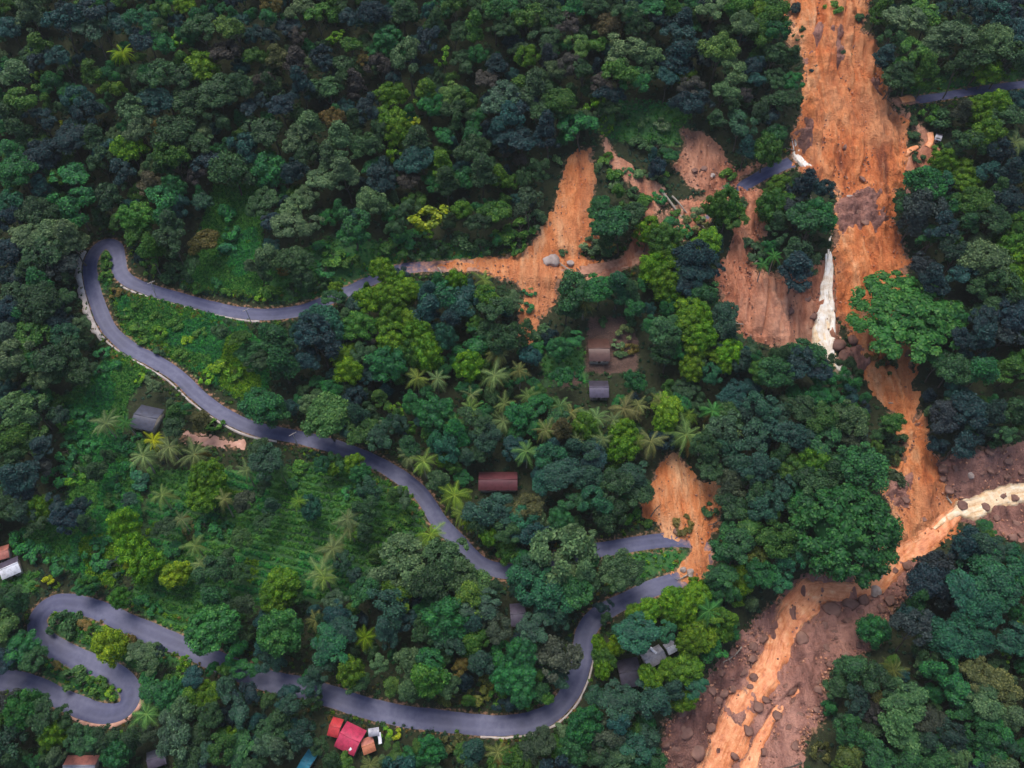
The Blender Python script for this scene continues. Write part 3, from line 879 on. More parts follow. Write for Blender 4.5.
PAL = {'d': (.034, .066, .030), 'g': (.056, .108, .030), 'e': (.032, .108, .036), 'l': (.088, .130, .068), 'y': (.108, .178, .030), 'Y': (.21, .24, .028),
       'b': (.026, .066, .056), 'k': (.018, .038, .040), 'p': (.046, .044, .038), 'o': (.098, .080, .034)}
CNAME = {'d': 'dark green', 'g': 'mid green', 'e': 'emerald green', 'l': 'pale grey-green', 'y': 'yellow-green', 'Y': 'bright yellow', 'b': 'blue-green', 'k': 'blue-black', 'p': 'purplish brown', 'o': 'rusty brown'}

TILES = {
(0, 0): '30,30,80,Rg;115,50,130,Rl;250,80,150,Rb;40,110,120,Rb;150,180,110,Rdy;380,30,130,Rk;375,130,140,Rbl;460,90,110,Rb;570,90,120,Reb;660,30,90,Rg;740,20,90,Cy;490,215,110,Py;250,235,120,Rb;160,230,100,Rk;560,170,110,Rk;640,180,100,Re;715,160,90,Sy;810,110,150,Rd;940,110,140,Rly;900,210,110,Rp;1000,230,110,Rg;60,290,150,Rl;155,300,60,Sy;370,290,110,Rg;460,350,110,Ryd;310,400,110,Rb;360,450,130,Rk;100,390,170,Rg;40,470,130,Rd;160,480,140,Rk;245,490,40,SY;250,440,70,Rd;530,450,130,Rl;560,520,120,Rl;640,320,170,Rd;620,410,130,Rb;740,330,130,Rd;810,270,130,Cy;870,370,150,Rd;760,410,130,Rd;700,540,150,Rd;640,520,100,Ro;960,340,120,Rd;990,420,100,Rk;970,590,130,Rb;890,480,110,Rd;800,570,110,Rd;830,630,120,Rk;690,630,150,Rg;520,600,130,Ry;420,600,100,Rb;380,550,120,Rd;280,550,140,Rk;100,530,130,Rd;40,600,120,Re;170,620,130,Rk;70,680,150,Re;300,680,150,Re;250,720,100,Rg;410,660,130,Rd;500,690,130,Rkb;600,730,110,Rpo;690,750,110,Ce;620,660,90,Rd;930,690,150,Rd;790,700,90,Rp;160,740,100,Rb',
(256, 0): '60,20,90,Ro;60,70,110,Re;130,110,80,Rk;40,150,100,Rk;180,40,120,Rl;250,70,130,Rg;160,140,90,Rp;310,40,100,Rg;360,60,110,Rk;320,150,90,Sy;380,180,120,Rg;470,60,120,Rk;480,90,100,Rd;530,160,110,Ce;610,220,150,Rl;590,40,130,Rd;690,160,110,Rk;720,90,110,Rd;800,30,110,Rg;870,110,120,Rg;960,40,130,Reg;980,120,110,Rd;800,140,120,Rd;755,230,80,Sy;890,220,90,Re;840,260,100,Rd;960,250,110,Rk;920,320,90,Rp;80,220,110,Rol;160,240,150,Rp;270,240,120,Rk;30,310,90,Rp;180,330,120,Rkb;60,350,110,Rd;20,400,80,Rk;100,420,120,Rk;290,360,150,Rle;430,240,70,Ro;500,270,120,Rp;400,340,130,Rp;350,280,120,Rd;560,320,100,Rk;210,490,150,Rl;310,480,110,Ro;390,470,100,Rd;60,510,140,Rd;160,560,150,Rl;340,560,150,Rl;300,640,170,Rl;350,690,150,Rl;260,720,110,Rl;60,690,140,Ce;150,680,100,Rk;200,600,100,Rd;545,380,120,Cyg;540,480,140,Cyg;570,540,110,Cyg;500,520,90,Rd;625,490,60,SY;680,370,130,Rgy;780,370,110,Rly;700,420,110,Re;780,430,110,Rd;450,440,100,Rk;440,580,110,Rd;560,640,100,Sy;470,650,90,Re;650,560,150,Rd;640,640,120,Rb;750,540,80,Re;800,500,100,Rd;860,540,100,Re;870,600,120,Rd;740,650,110,Rgy;760,720,130,Rd;910,680,150,Rd;970,700,100,Ryd;500,710,130,Rk;600,730,110,Rp;980,400,150,Rbl;1000,480,150,Rb;980,570,110,Rk',
(512, 0): '60,20,100,Rd;70,90,130,Rg;160,60,110,Rd;250,20,110,Re;230,110,120,Rp;320,30,100,Rd;390,100,110,Rop;450,70,120,Rd;540,30,120,Re;500,110,110,Rd;640,20,110,Rg;680,80,140,Rk;660,160,150,Rbk;660,230,150,Rbk;720,210,100,Rk;600,260,110,Rk;620,310,120,Rb;580,80,90,Rk;810,40,140,Rl;900,30,120,Rg;990,50,110,Cy;930,100,150,Rl;1000,130,120,Rg;830,200,160,Rly;860,280,150,Rl;850,350,130,Rl;970,250,110,Rk;990,320,100,Rb;130,160,130,Rd;260,180,130,Rly;340,180,110,Rg;60,190,110,Rd;60,230,110,Ryd;150,230,120,Rkp;440,200,180,Rl;540,230,130,Rl;430,270,150,Rg;490,330,110,Re;540,290,110,Rd;280,280,120,Rd;230,260,100,Rp;190,280,90,Rl;90,350,190,Rld;30,340,120,Rg;190,400,130,Rg;130,440,120,Rd;40,420,130,Rk;40,540,150,Rkb;140,520,140,Rk;370,330,110,Rp;400,370,110,Rk;345,400,80,Sy;300,430,70,Sy;280,510,130,Re;390,440,80,Rd;520,490,60,Bl;600,500,80,Bl;440,480,80,Bd;500,560,90,Bd;580,590,90,Bd;690,300,80,Ry;720,350,110,Rp;700,420,110,Rk;760,400,110,Rk;880,400,110,Rd;920,380,90,Rp;920,490,130,Rbg;940,590,120,Rb;1000,440,110,Rd;820,470,100,Rd;110,680,110,Rd;40,720,100,Rd;180,640,60,Bl;360,640,60,Bg;420,700,90,Bg;510,700,70,Bl;860,690,70,Bg;30,630,90,Rp',
(768, 0): '20,60,130,Rg;30,140,110,Re;20,220,120,Rd;100,240,100,Rd;30,320,120,Rd;100,330,110,Re;40,400,120,Rd;90,400,100,Rd;20,460,100,Rk;30,540,110,Red;110,30,80,Bkp;260,20,110,Bg;140,110,50,Bd;130,150,60,Bd;300,210,80,Bdp;200,270,70,Bk;370,70,60,Bd;440,30,110,Rg;530,60,150,Rl;640,70,150,Rg;500,130,130,Rd;560,200,140,Rg;470,220,110,Rkb;640,190,130,Rl;720,140,150,Rl;700,210,120,Rd;590,270,130,Reg;500,280,130,Rd;520,320,120,Rd;640,280,140,Rg;760,260,120,Rd;800,40,140,Rkb;880,60,140,Rb;790,110,110,Rd;900,170,150,Rl;860,230,140,Rd;960,60,140,Rk;1000,130,140,Rb;960,220,140,Rd;1000,240,100,Rg;880,330,110,Cyg;840,390,120,Cyg;900,410,120,Cyg;860,470,100,Cyg;700,450,130,Bd;650,430,100,Bg;780,430,100,Rpd;960,440,140,Rd;980,380,90,Rb;870,550,130,Cgy;800,580,120,Rd;980,570,160,Pl;920,600,120,Rk;930,530,90,Rd;700,650,100,Cyg;770,680,100,Cyg;780,740,90,Cyg;840,710,80,Cyg;650,700,110,Reb;630,740,160,Re;900,680,120,Rb;970,690,130,Rk;930,750,100,Rdg;580,480,60,Bd;590,540,70,Bd;600,630,60,Bd;690,590,70,Bg;740,600,90,Rd;30,660,130,Cg;20,740,120,Cgy;140,740,140,Rk;220,760,100,Rk',
(0, 192): '60,40,140,Reb;150,80,130,Rd;40,110,110,Rk;290,60,170,Re;240,110,120,Rd;430,40,130,Rd;470,120,110,Rgd;550,100,150,Cey;560,160,110,Rg;600,230,140,Rg;650,50,150,Re;680,130,130,Rd;720,60,100,Rb;690,200,130,Rd;800,40,110,Rdb;820,200,150,Ro;900,80,150,Be;930,160,130,Be;900,230,130,Beb;1000,80,100,Rd;1000,290,90,Rl;760,280,120,Rd;700,300,90,Bd;200,170,170,Rld;100,180,130,Rl;270,180,150,Rl;200,250,160,Rd;130,290,140,Rd;40,250,130,Rk;240,290,110,Rkp;262,340,80,Rd;150,350,120,Re;60,340,120,Rk;80,410,130,Rd;190,400,130,Rd;150,450,150,Rd;230,470,130,Rk;40,470,130,Rk;210,530,140,Rk;256,440,100,Rd;90,500,120,Re;40,560,130,Rlb;120,590,150,Rg;260,600,140,Reb;300,600,80,Rd;300,650,130,Rd;200,650,150,Rd;70,640,150,Rl;150,680,120,Re;30,700,130,Rd;180,740,120,Rl;250,710,110,Rd;330,720,110,Rd;410,640,70,Be;470,690,90,Be;400,720,110,Be;560,740,70,By;600,750,60,Bl;430,290,60,Bg;420,250,55,Bg;420,340,60,Bg;460,400,60,Bo;550,450,80,Bg;500,490,80,Bg;620,490,80,Bg;560,540,110,Bg;640,560,110,Bgy;700,520,110,Bg;720,640,110,Bg;740,590,90,By;800,560,90,Bg;880,560,130,Rdl;960,590,120,Rg;1000,640,120,Red;880,690,130,By;830,740,110,By;940,720,110,Byg;640,640,80,Bd;570,590,70,Bg;600,300,80,Bg;660,340,90,Bd;730,350,90,Bd;800,380,80,Bg;860,360,90,Be;900,400,80,Bg;960,400,70,Bg',
(256, 192): '30,40,100,Rd;150,60,130,Rl;200,30,110,Rl;130,130,120,Rl;200,150,110,Rl;60,130,110,Rk;380,130,170,Red;390,180,120,Re;470,30,110,Rl;480,60,70,Rl;690,110,150,SY;680,170,80,Sy;820,70,90,Rgy;890,130,110,Rd;960,80,110,Rg;1000,180,110,Bg;560,140,110,Rd;600,50,80,Rd;580,180,140,Be;640,190,110,Be;560,220,110,Bgd;720,230,120,Bd;820,200,120,Bd;900,220,90,Bd;640,250,80,Bd;50,250,120,Rl;30,300,120,Rd;150,280,130,Rdl;110,310,70,Bo;170,330,120,Rd;250,220,80,Be;280,310,100,Be;310,260,100,Bg;380,280,90,Bg;60,400,90,Bg;20,420,70,By;150,390,80,Bd;250,370,80,Bd;500,310,110,Cy;560,360,110,Cy;450,440,110,Cy;510,410,110,Cy;570,430,110,Cyg;600,390,100,Cy;340,390,60,Cy;380,400,110,Rbd;310,430,90,Rde;410,540,130,Cg;360,490,90,Rd;540,520,120,Cgy;620,520,110,Cy;650,570,120,Cyg;550,590,130,Cy;680,640,140,Cy;620,660,120,Cg;525,690,140,Ce;360,650,110,Cy;370,720,110,Cy;430,640,90,Rd;210,540,170,Rkb;250,500,150,Rbe;190,490,80,Re;260,610,150,Rk;200,660,120,Rkb;80,600,200,Red;60,560,150,Red;100,680,180,Red;30,680,150,Rd;690,400,130,Rb;690,470,150,Rb;760,430,150,Reb;820,430,110,Rb;790,510,120,Rk;850,480,110,Rd;760,580,110,Cbe;730,340,90,Re;800,350,110,Cy;910,350,110,Ply;930,420,130,Rgy;960,480,140,Rd;920,540,110,Rd;880,540,80,Cg;890,610,120,Re;990,590,120,Rd;850,700,110,Cy;920,625,60,Sy;970,640,120,Plo;950,730,150,Pl;640,745,110,Ply;720,750,100,Pl;460,580,90,Rp',
(512, 192): '60,60,140,Rdp;30,150,120,Bg;90,110,90,Bl;30,220,80,Bg;380,60,130,Red;440,130,170,Red;400,170,120,Rd;480,90,110,Rd;320,210,90,Bl;390,220,80,Bo;360,270,100,Bd;200,240,60,Bd;540,30,80,Bg;590,20,70,Be;630,120,80,Be;540,210,110,Cy;610,190,120,Cg;590,250,110,Cy;570,310,110,Cy;620,350,130,Cy;640,290,110,Cyg;540,270,100,Cy;620,410,100,Cyg;860,70,150,Cg;820,60,110,Cg;890,110,110,Rg;790,190,110,Cy;730,260,150,Rkb;720,310,150,Rkb;700,380,120,Rk;780,320,100,Rk;770,410,120,Red;260,370,170,Rde;230,450,150,Rd;340,370,120,Re;430,380,150,Reb;470,400,130,Rd;500,460,120,Re;290,440,110,Plo;360,340,130,Re;70,400,50,Be;60,460,60,Be;710,470,120,Cy;710,540,130,Cyg;750,500,110,Cy;760,580,110,Cy;740,620,110,Cy;610,560,140,Rde;620,630,140,Rd;550,540,100,Re;850,500,130,Rdb;860,570,120,Rdk;870,640,120,Cy;830,660,80,Cy;920,670,110,Rkd;1000,720,110,Cg;720,710,110,Cy;850,700,70,Cy;800,730,110,Reb;960,620,90,Rd;190,630,90,Ce;100,620,90,Be;130,560,110,Bd;60,640,90,Be;250,600,90,Re;40,740,80,Re;200,740,110,Re;470,510,80,Bd;450,560,70,Blo;420,610,60,Bl;470,625,70,Bo;440,650,60,Bdl;360,520,60,Bd;700,110,60,Blo;740,90,70,Bl;660,80,60,Bg;760,140,70,Bol;690,160,60,Bg;970,230,110,Bd;1010,290,80,Pe;40,560,110,Rd',
(768, 192): '30,40,120,Cg;40,120,110,Rd;170,130,190,Red;200,100,150,Ce;140,220,170,Rd;120,300,170,Rk;90,60,110,Rkp;190,290,100,Rd;30,260,90,Pe;590,110,180,Rpb;650,60,170,Rpb;680,130,150,Rk;560,60,110,Red;740,60,120,Re;820,40,130,Rg;800,120,140,Red;900,100,140,Rd;960,30,120,Rk;1000,150,130,Cg;970,230,120,Cgy;1000,330,150,Cyg;860,280,160,Rl;760,240,150,Rdk;660,200,130,Red;620,290,120,Rkp;700,340,130,Rk;780,330,120,Rb;840,380,120,Rd;930,380,150,Rd;900,460,130,Rd;860,590,150,Rkb;780,590,130,Rk;950,570,150,Rkp;980,480,150,Rk;860,510,110,Rk;545,500,455,Uge;740,710,140,Rde;860,710,150,Re;980,700,130,Rg;690,690,130,Re;190,620,140,Rde;130,690,150,Rkb;60,650,130,Rd;30,720,140,Red;200,710,120,Rk;480,690,110,Bdo;420,650,80,Bo',
(0, 400): '60,60,160,Rlg;150,40,140,Rd;50,150,150,Rg;130,150,130,Rgd;40,230,130,Rd;220,60,110,Rkd;260,100,90,Bey;60,300,170,Rkb;80,370,140,Rk;50,430,120,Rd;90,450,100,Rdk;160,180,110,Rk;150,260,110,Rpk;110,380,80,Rp;330,60,120,Be;300,130,110,Be;350,180,110,Be;270,210,110,Be;230,300,110,Be;320,250,110,Bd;300,300,120,Bye;380,280,150,Rd;430,220,110,Rd;420,90,130,Pl;510,90,80,Pe;570,230,130,Pl;620,160,95,PYY;680,190,140,Pl;770,220,140,Pl;500,180,90,Be;540,180,110,Be;500,270,110,Be;560,310,110,Bbe;470,330,110,Be;520,400,110,Rbd;440,400,110,Bdg;620,290,90,Bg;700,60,120,Rgd;690,100,110,Rd;800,90,110,Rod;870,90,80,Bg;990,190,120,Rd;980,280,90,Pl;970,400,150,Rpd;830,310,130,Cyg;820,390,140,Cyg;850,350,110,Cyg;640,380,120,Plg;690,440,110,Be;660,510,110,Rd;760,520,90,Bod;820,500,130,Be;700,590,130,Be;900,520,110,Be;950,550,140,Rgd;780,590,110,Plg;495,500,120,Cy;525,590,120,Cy;590,670,130,Cy;530,660,70,CY;705,700,110,CYy;170,440,120,Cgy;150,490,110,Rd;270,480,150,Rk;340,490,130,Rd;330,420,110,Rk;230,420,110,Rk;100,590,150,Be;160,620,130,Be;60,550,110,Be;380,600,140,Be;400,660,130,Be;300,640,120,Be;230,660,120,Be;430,560,110,Be;350,740,80,Cey;190,715,50,BY;850,690,190,Rde;900,640,140,Rd;960,700,110,Rd;470,660,140,Bdk',
(256, 400): '20,170,80,Rl;40,250,130,Rdb;30,330,130,Rd;60,420,120,Rdb;30,490,100,Rd;180,260,110,Bg;150,340,110,Bed;260,260,110,Reb;315,275,60,Cy;220,430,90,Cbe;340,250,100,Rde;390,250,80,Cy;415,290,90,Ce;370,370,90,Be;450,360,150,Rdb;440,440,150,Rd;430,520,120,Rd;360,480,120,Pl;400,530,60,Cgy;310,590,140,Pl;260,700,140,Pl;280,60,170,Rgl;240,90,110,Rg;20,20,140,Re;80,50,120,Red;210,30,100,Rl;400,60,150,Rdb;380,120,110,Rbd;465,90,60,Sy;420,130,110,Rgd;565,40,70,Sy;560,100,110,Rdb;500,150,110,Rdb;610,180,120,Red;720,60,140,Ce;800,130,150,Re;720,170,130,Reb;760,190,110,Rbe;670,240,120,Ply;620,220,100,Pl;750,240,60,Cy;790,270,60,Cg;840,220,110,Rdb;880,80,150,Rd;850,40,110,Pgl;990,80,130,Pl;920,150,130,Rdb;900,200,110,Rd;730,320,120,Rd;800,380,150,Pyl;820,450,120,Ply;850,480,90,Py;700,530,130,Pyl;600,400,110,Rdl;590,350,70,Sy;550,380,110,Rgd;600,480,120,Bg;540,520,110,Bg;500,580,110,Bg;480,620,120,Rgd;600,640,200,Rl;560,690,160,Rl;650,620,130,Rl;760,660,180,Rdl;830,620,160,Rdl;840,700,160,Rdl;720,700,130,Rd;700,620,60,Cyg;930,430,170,Rbd;970,410,130,Rbd;900,500,130,Rd;930,540,80,Cgy;1010,530,110,Rd;100,740,150,Cyg;350,640,120,Rdk;400,690,130,Rkd;460,720,130,Rd;870,750,140,Rgl;960,740,100,Rd',
(512, 400): '30,60,130,Re;100,20,110,Re;230,50,110,Plo;180,60,110,Red;330,70,130,Ple;450,40,140,Plo;620,40,130,Cy;300,110,110,Cgy;445,130,130,Cy;440,200,110,Cyg;690,140,170,Plg;610,110,90,Cy;555,160,130,Plo;60,210,120,Pel;130,120,110,Plo;200,110,120,Rop;150,230,130,Reb;250,190,130,Rbd;200,300,150,Rbd;120,320,130,Rbe;330,180,130,Rdb;330,240,130,Rkb;300,320,150,Rdb;400,310,150,Rd;330,410,150,Reb;280,400,110,Red;390,440,130,Rd;480,300,130,Rdb;500,370,110,Rd;470,450,110,Bg;70,430,120,Rol;30,470,130,Rbe;60,540,140,Rb;195,480,110,Ce;140,540,100,Rk;230,620,240,Rl;190,680,170,Rl;300,680,180,Rl;230,580,150,Rl;430,650,140,Rld;420,720,130,Rdl;60,700,150,Rdb;20,740,100,Rdb;470,700,110,Rd;800,50,110,Pe;860,70,120,Cdg;870,140,150,Rlb;850,190,130,Rbd;940,60,120,Rkd;1000,30,130,Rbd;990,80,50,Sy;970,160,150,Rdb;920,250,150,Rdb;980,270,150,Rbd;880,340,110,Rpd;950,350,150,Rd;1000,430,130,Rbd;880,430,120,Rd;930,530,70,Sy;870,540,140,Red;960,500,130,Rgd;840,600,120,Red;900,620,150,Rde;970,640,110,Rog;840,700,120,Rde;920,720,110,Cy;990,700,120,Re;740,740,60,Cy;770,190,120,Rd;790,270,100,Rd;795,440,80,Bd;690,540,90,Bo;545,490,60,Bg',
(768, 400): '60,40,150,Rdb;140,40,130,Rd;210,70,150,Rgd;320,80,150,Rld;60,130,150,Rbd;160,160,150,Rbd;250,170,150,Red;340,150,110,Rpd;90,280,130,Cg;180,250,130,Cgy;50,230,130,Rd;170,320,130,Rd;60,350,140,Rbd;250,280,150,Rd;390,270,190,Red;300,525,405,Deg;150,430,150,Red;110,390,90,Re;30,560,130,Rgd;130,600,110,Red;60,640,130,Reb;40,720,140,Reb;500,80,120,Rgd;510,170,100,Bd;480,130,90,Bd;520,320,100,Bdp;510,240,90,Bdo;700,60,150,Rkp;800,40,150,Rk;900,60,150,Rkd;820,100,90,Rbl;760,170,150,Rk;690,180,110,Rk;950,140,90,Rel;890,150,90,Bd;1000,40,130,Rd;840,540,140,Rkb;780,590,160,Rkb;900,590,150,Rdb;700,640,150,Rkp;690,730,150,Rk;860,660,170,Reb;960,640,150,Reb;1000,600,70,Sy;805,650,50,Sy;920,740,170,Reb;1000,730,130,Re;800,730,150,Reb',
(0, 576): '60,110,120,Rde;30,80,110,Rd;30,190,130,Rgl;90,290,130,Ce;60,340,120,Rdb;130,330,110,Rde;20,370,110,Rk;230,160,110,Bd;280,200,110,Bd;330,190,70,Bo;440,280,130,CYy;370,230,70,Bg;510,260,60,Bo;590,310,130,Rld;550,300,90,Rl;650,270,50,Rk;740,350,80,Sy;770,390,130,Rbk;840,230,190,Ceg;850,80,190,Red;910,110,130,Rd;970,110,150,Rdp;480,90,80,Cey;345,40,90,Ce;560,100,130,Be;620,130,90,Be;290,390,110,Bdg;340,430,70,Bg;400,420,80,Bg;450,470,60,By;230,330,60,Bo;100,530,150,Ceg;170,560,110,Rd;260,580,110,Rd;220,640,110,Cyg;310,630,110,Rd;350,660,120,Red;580,550,130,Pel;600,400,90,Be;610,450,90,Re;680,480,130,Ce;760,480,130,Rgy;700,420,90,Bg;830,480,110,Ryg;750,540,150,Rld;690,570,130,Rlb;840,560,120,Rd;700,650,150,Rlb;780,640,130,Rd;470,700,140,Ce;420,650,110,Rd;520,650,110,Rd;580,620,100,Rdp;930,640,90,Cy;880,690,130,Rgd;960,690,130,Rde;820,700,110,Rdb;740,740,130,Rd;900,450,130,Rdb;960,540,130,Rdb;1000,460,110,Rk;30,680,150,Rdb;60,740,130,Rd;220,720,110,Rld;320,700,130,Rde;50,440,120,Rpk;90,600,80,Rd',
(256, 576): '90,80,130,Cyg;150,60,120,Rgd;275,15,110,Ply;235,175,100,Plo;320,100,110,Rlb;320,150,110,Rbk;350,210,110,Rbd;100,230,200,Ceg;70,330,120,Rbd;300,280,130,Reb;270,360,130,Rdb;380,390,130,Cyd;430,60,150,Red;540,40,150,Ryd;430,250,110,Pyg;520,120,170,Rbd;520,220,150,Rbd;600,180,90,Rkb;490,350,90,Rl;540,440,110,Rly;620,350,130,Rl;680,400,220,Rey;700,360,150,Re;620,450,130,Rl;770,430,110,Rld;760,180,170,Ce;740,130,120,Ce;680,220,130,Rd;780,250,130,Rdb;860,80,170,Ryl;920,140,150,Rbl;870,190,130,Rbd;880,250,110,Rdy;900,340,130,Rdb;820,350,90,Ro;960,210,120,Rpd;1000,400,130,Ce;900,460,110,Bog;960,480,90,Bg;750,500,80,Bog;700,30,150,Rd;400,430,100,Rd;60,490,80,Rdg;150,520,130,Rdb;220,440,90,Rbd;100,570,130,Rd;150,590,50,Sy;50,620,110,Rde;30,690,130,Rlb;90,690,130,Rlb;190,640,110,Rbd;300,740,110,Rd;250,680,80,Rd;350,750,90,Rg;460,745,100,Plo;560,720,110,Rg;620,740,110,Ce;700,700,120,Ce;650,690,90,Rg;790,670,80,Bod;870,700,140,Rbd;960,710,110,Plo;1000,740,100,Ro;520,625,50,By;560,630,50,BY;830,720,90,Rg',
(512, 576): '60,50,190,Reb;160,60,190,Reb;250,60,150,Red;130,150,110,Rbd;190,170,110,Rdb;90,210,110,Rdb;170,290,160,Rpd;110,320,110,Rpd;40,310,130,Ce;30,390,130,Ce;40,460,110,Ce;120,460,110,Rde;200,420,90,Rdb;150,510,70,Rg;60,500,80,Bg;530,130,110,Cy;485,150,90,Cyg;345,270,60,Cy;415,280,80,CyY;370,330,90,Cg;365,370,90,Cy;640,90,110,Cy;700,130,110,Cy;630,160,90,Cyd;740,60,110,Cy;780,140,130,Pe;700,180,90,Cy;760,240,110,Cy;710,270,90,Cyg;840,170,110,Ryd;830,230,110,Cyd;910,90,80,Byd;820,30,120,Red;870,60,120,Red;990,10,100,Re;510,240,150,Rbe;450,210,110,Rdb;620,240,90,Reb;540,390,110,Cy;610,360,90,Cyg;690,370,130,Cyd;690,500,90,Cy;580,500,150,Rbd;500,500,130,Rbd;430,500,130,Rdb;430,580,130,Rb;350,480,120,Rdb;740,430,110,Rbe;650,450,110,Rbd;295,605,150,Ce;250,700,120,Ced;60,700,120,Rdp;120,660,100,Rdp;30,740,110,Rg;380,640,130,Rpd;420,720,130,Rdl;500,690,120,Rbe;560,640,120,Rdb;560,740,110,Rde;350,730,110,Rd',
(768, 576): '600,110,130,Red;560,150,110,Rkb;690,50,150,Rkp;590,240,150,Rkp;455,235,110,Ce;800,60,170,Rbe;780,130,150,Rbe;860,140,150,Rbe;740,250,170,Rbe;850,250,170,Rbe;960,230,150,Rbe;980,60,130,Red;950,320,60,Sy;1010,190,60,SY;1000,280,130,Rbe;700,380,150,Re;640,380,110,Red;380,400,150,Rde;430,420,130,Rd;500,370,120,Pdo;310,370,110,Rd;280,440,110,Rd;830,390,120,Rol;910,430,150,Rol;960,500,130,Rlo;980,560,130,Rl;860,490,130,Rld;760,450,130,Re;800,520,130,Red;880,560,130,Re;550,500,150,Rle;480,480,130,Rod;410,530,110,Rp;350,500,120,Rkd;660,560,130,Rpd;520,600,170,Rle;570,650,150,Rle;340,630,150,Red;290,600,110,Rd;640,660,130,Rdb;720,640,130,Rkd;760,720,130,Rlg;850,640,130,Red;930,640,130,Re;980,680,110,Rdb;880,720,130,Re;210,700,90,Bod;320,720,130,Rgo;430,720,150,Red;560,740,150,Red;660,740,150,Rde',
}
T = []
for (tx, ty), s in TILES.items():
    for e in s.split(';'):
        a = e.split(',')
        T.append((tx + int(a[0]) / 4, ty + int(a[1]) / 4, int(a[2]) / 4, a[3][0], a[3][1:]))

for px_, py_, d_ in [(528, 395, 24), (545, 430, 22), (560, 405, 24), (615, 420, 24), (585, 425, 22), (640, 405, 22), (470, 395, 22), (505, 405, 24), (520, 372, 22), (575, 440, 20), (660, 400, 24), (690, 415, 22),
                     (705, 437, 20), (735, 430, 22), (455, 425, 22), (485, 440, 22), (600, 440, 22), (300, 500, 22), (350, 530, 24), (335, 548, 22), (280, 470, 20), (180, 520, 22), (222, 500, 22), (200, 562, 22), (640, 440, 20)]:
    T.append((px_, py_, d_, 'P', random.choice(['l', 'g', 'lg', 'el', 'lo'])))

_r = random.Random(4)
for k_ in range(34):                                   # battered greenery over the buried road
    q_ = _r.random(); T.append((646 + 92 * q_ + _r.uniform(-7, 7), 250 - 56 * q_ + _r.uniform(-12, 12), _r.uniform(9, 17), 'B', _r.choice(['g', 'l', 'd', 'gy', 'lo', 'e'])))
for k_ in range(16):                                   # and between the narrow runnels
    T.append((_r.uniform(606, 672), _r.uniform(150, 205), _r.uniform(8, 14), 'B', _r.choice(['g', 'd', 'e', 'l'])))

def tint(code, g, vary=.16):
    c = np.mean([PAL[k] for k in code], 0) if len(code) == 1 else .6 * np.array(PAL[code[0]]) + .4 * np.array(PAL[code[1]])
    c = np.maximum(c.mean() + (c - c.mean()) * 1.42, .006)
    c = c * g.uniform(1 - vary, 1 + vary) * g.uniform(.92, 1.08, 3)
    return tuple(c) + (1.0,)

# ------------------------------------------------------------------ words for places
LAND = [((104, 243), 'the upper hairpin bend'), ((200, 304), 'the upper road'), ((95, 315), 'the white retaining wall'), ((170, 372), 'the road under the hairpin'),
        ((340, 292), 'the upper road middle'), ((440, 266), 'the mud-covered upper road'), ((578, 190), 'the left mudslip'), ((551, 262), 'the pale road boulder'), ((630, 180), 'the narrow pink runnel'),
        ((614, 348), 'the bare brown terraced plot'), ((599, 387), 'the purple-grey roof'), ((700, 155), 'the pink scar above the road'), ((760, 300), 'the rocky mud face'), ((826, 290), 'the waterfall'),
        ((908, 312), 'the great spreading tree'), ((845, 530), 'the huge domed tree'), ((840, 60), 'the mudslide top'), ((870, 220), 'the steep mudslide middle'),
        ((915, 440), 'the narrow mudslide neck'), ((1000, 495), 'the foaming side stream'), ((800, 606), 'the upper orange stream'), ((776, 655), 'the middle orange stream'), ((735, 730), 'the lower orange stream'), ((860, 605), 'the upper rubble bed'), ((825, 650), 'the right rubble bank'), ((800, 720), 'the lower right rubble bank'), ((728, 670), 'the left rubble bank'), ((685, 735), 'the lower left rubble bank'), ((980, 465), 'the bank above the foaming stream'), ((1005, 525), 'the bank below the foaming stream'), ((905, 490), 'the mud fan at the confluence'),
        ((60, 608), 'the lower-left hairpin bend'), ((115, 705), 'the bottom-left hairpin bend'), ((348, 736), 'the red-roofed house'), ((306, 762), 'the teal-roofed shed'), ((497, 482), 'the maroon-roofed house'),
        ((519, 614), 'the small grey shed'), ((658, 655), 'the pale grey roof'), ((146, 417), 'the slate-dark roof'), ((212, 441), 'the pink dirt track'), ((8, 567), 'the striped left-edge roof'),
        ((965, 92), 'the top-right road'), ((577, 680), 'the bottom-centre bend'), ((300, 535), 'the green crop terraces'), ((665, 562), 'the switchback'), ((685, 500), 'the small mudslip'),
        ((430, 500), 'the palm-lined middle road'), ((305, 438), 'the middle road pole'), ((430, 224), 'the bright yellow tree'), ((460, 722), 'the lowest road stretch'), ((210, 655), 'the shaded lower road'),
        ((95, 470), 'the emerald slope'), ((330, 170), 'the pale clumped trees'), ((398, 110), 'the tall olive forest tree'), ((520, 110), 'the big blue-grey tree'),
        ((225, 50), 'the reddish-purple tree'), ((122, 54), 'the lone upper-left palm'), ((690, 40), 'the dark top-centre trees'), ((208, 243), 'the rusty round tree'),
        ((690, 300), 'the column of yellow trees'), ((390, 320), 'the yellow-green grove'), ((990, 300), 'the right edge yellow trees'), ((30, 130), 'the left edge forest'), ((30, 300), 'the lower left edge forest'),
        ((990, 620), 'the lower-right forest edge'), ((440, 60), 'the top edge forest'), ((930, 710), 'the bottom-right forest'), ((600, 600), 'the tree-covered road'), ((780, 400), 'the forest below the waterfall'),
        ((570, 60), 'the upper centre forest')]
LP = np.array([l[0] for l in LAND], float)
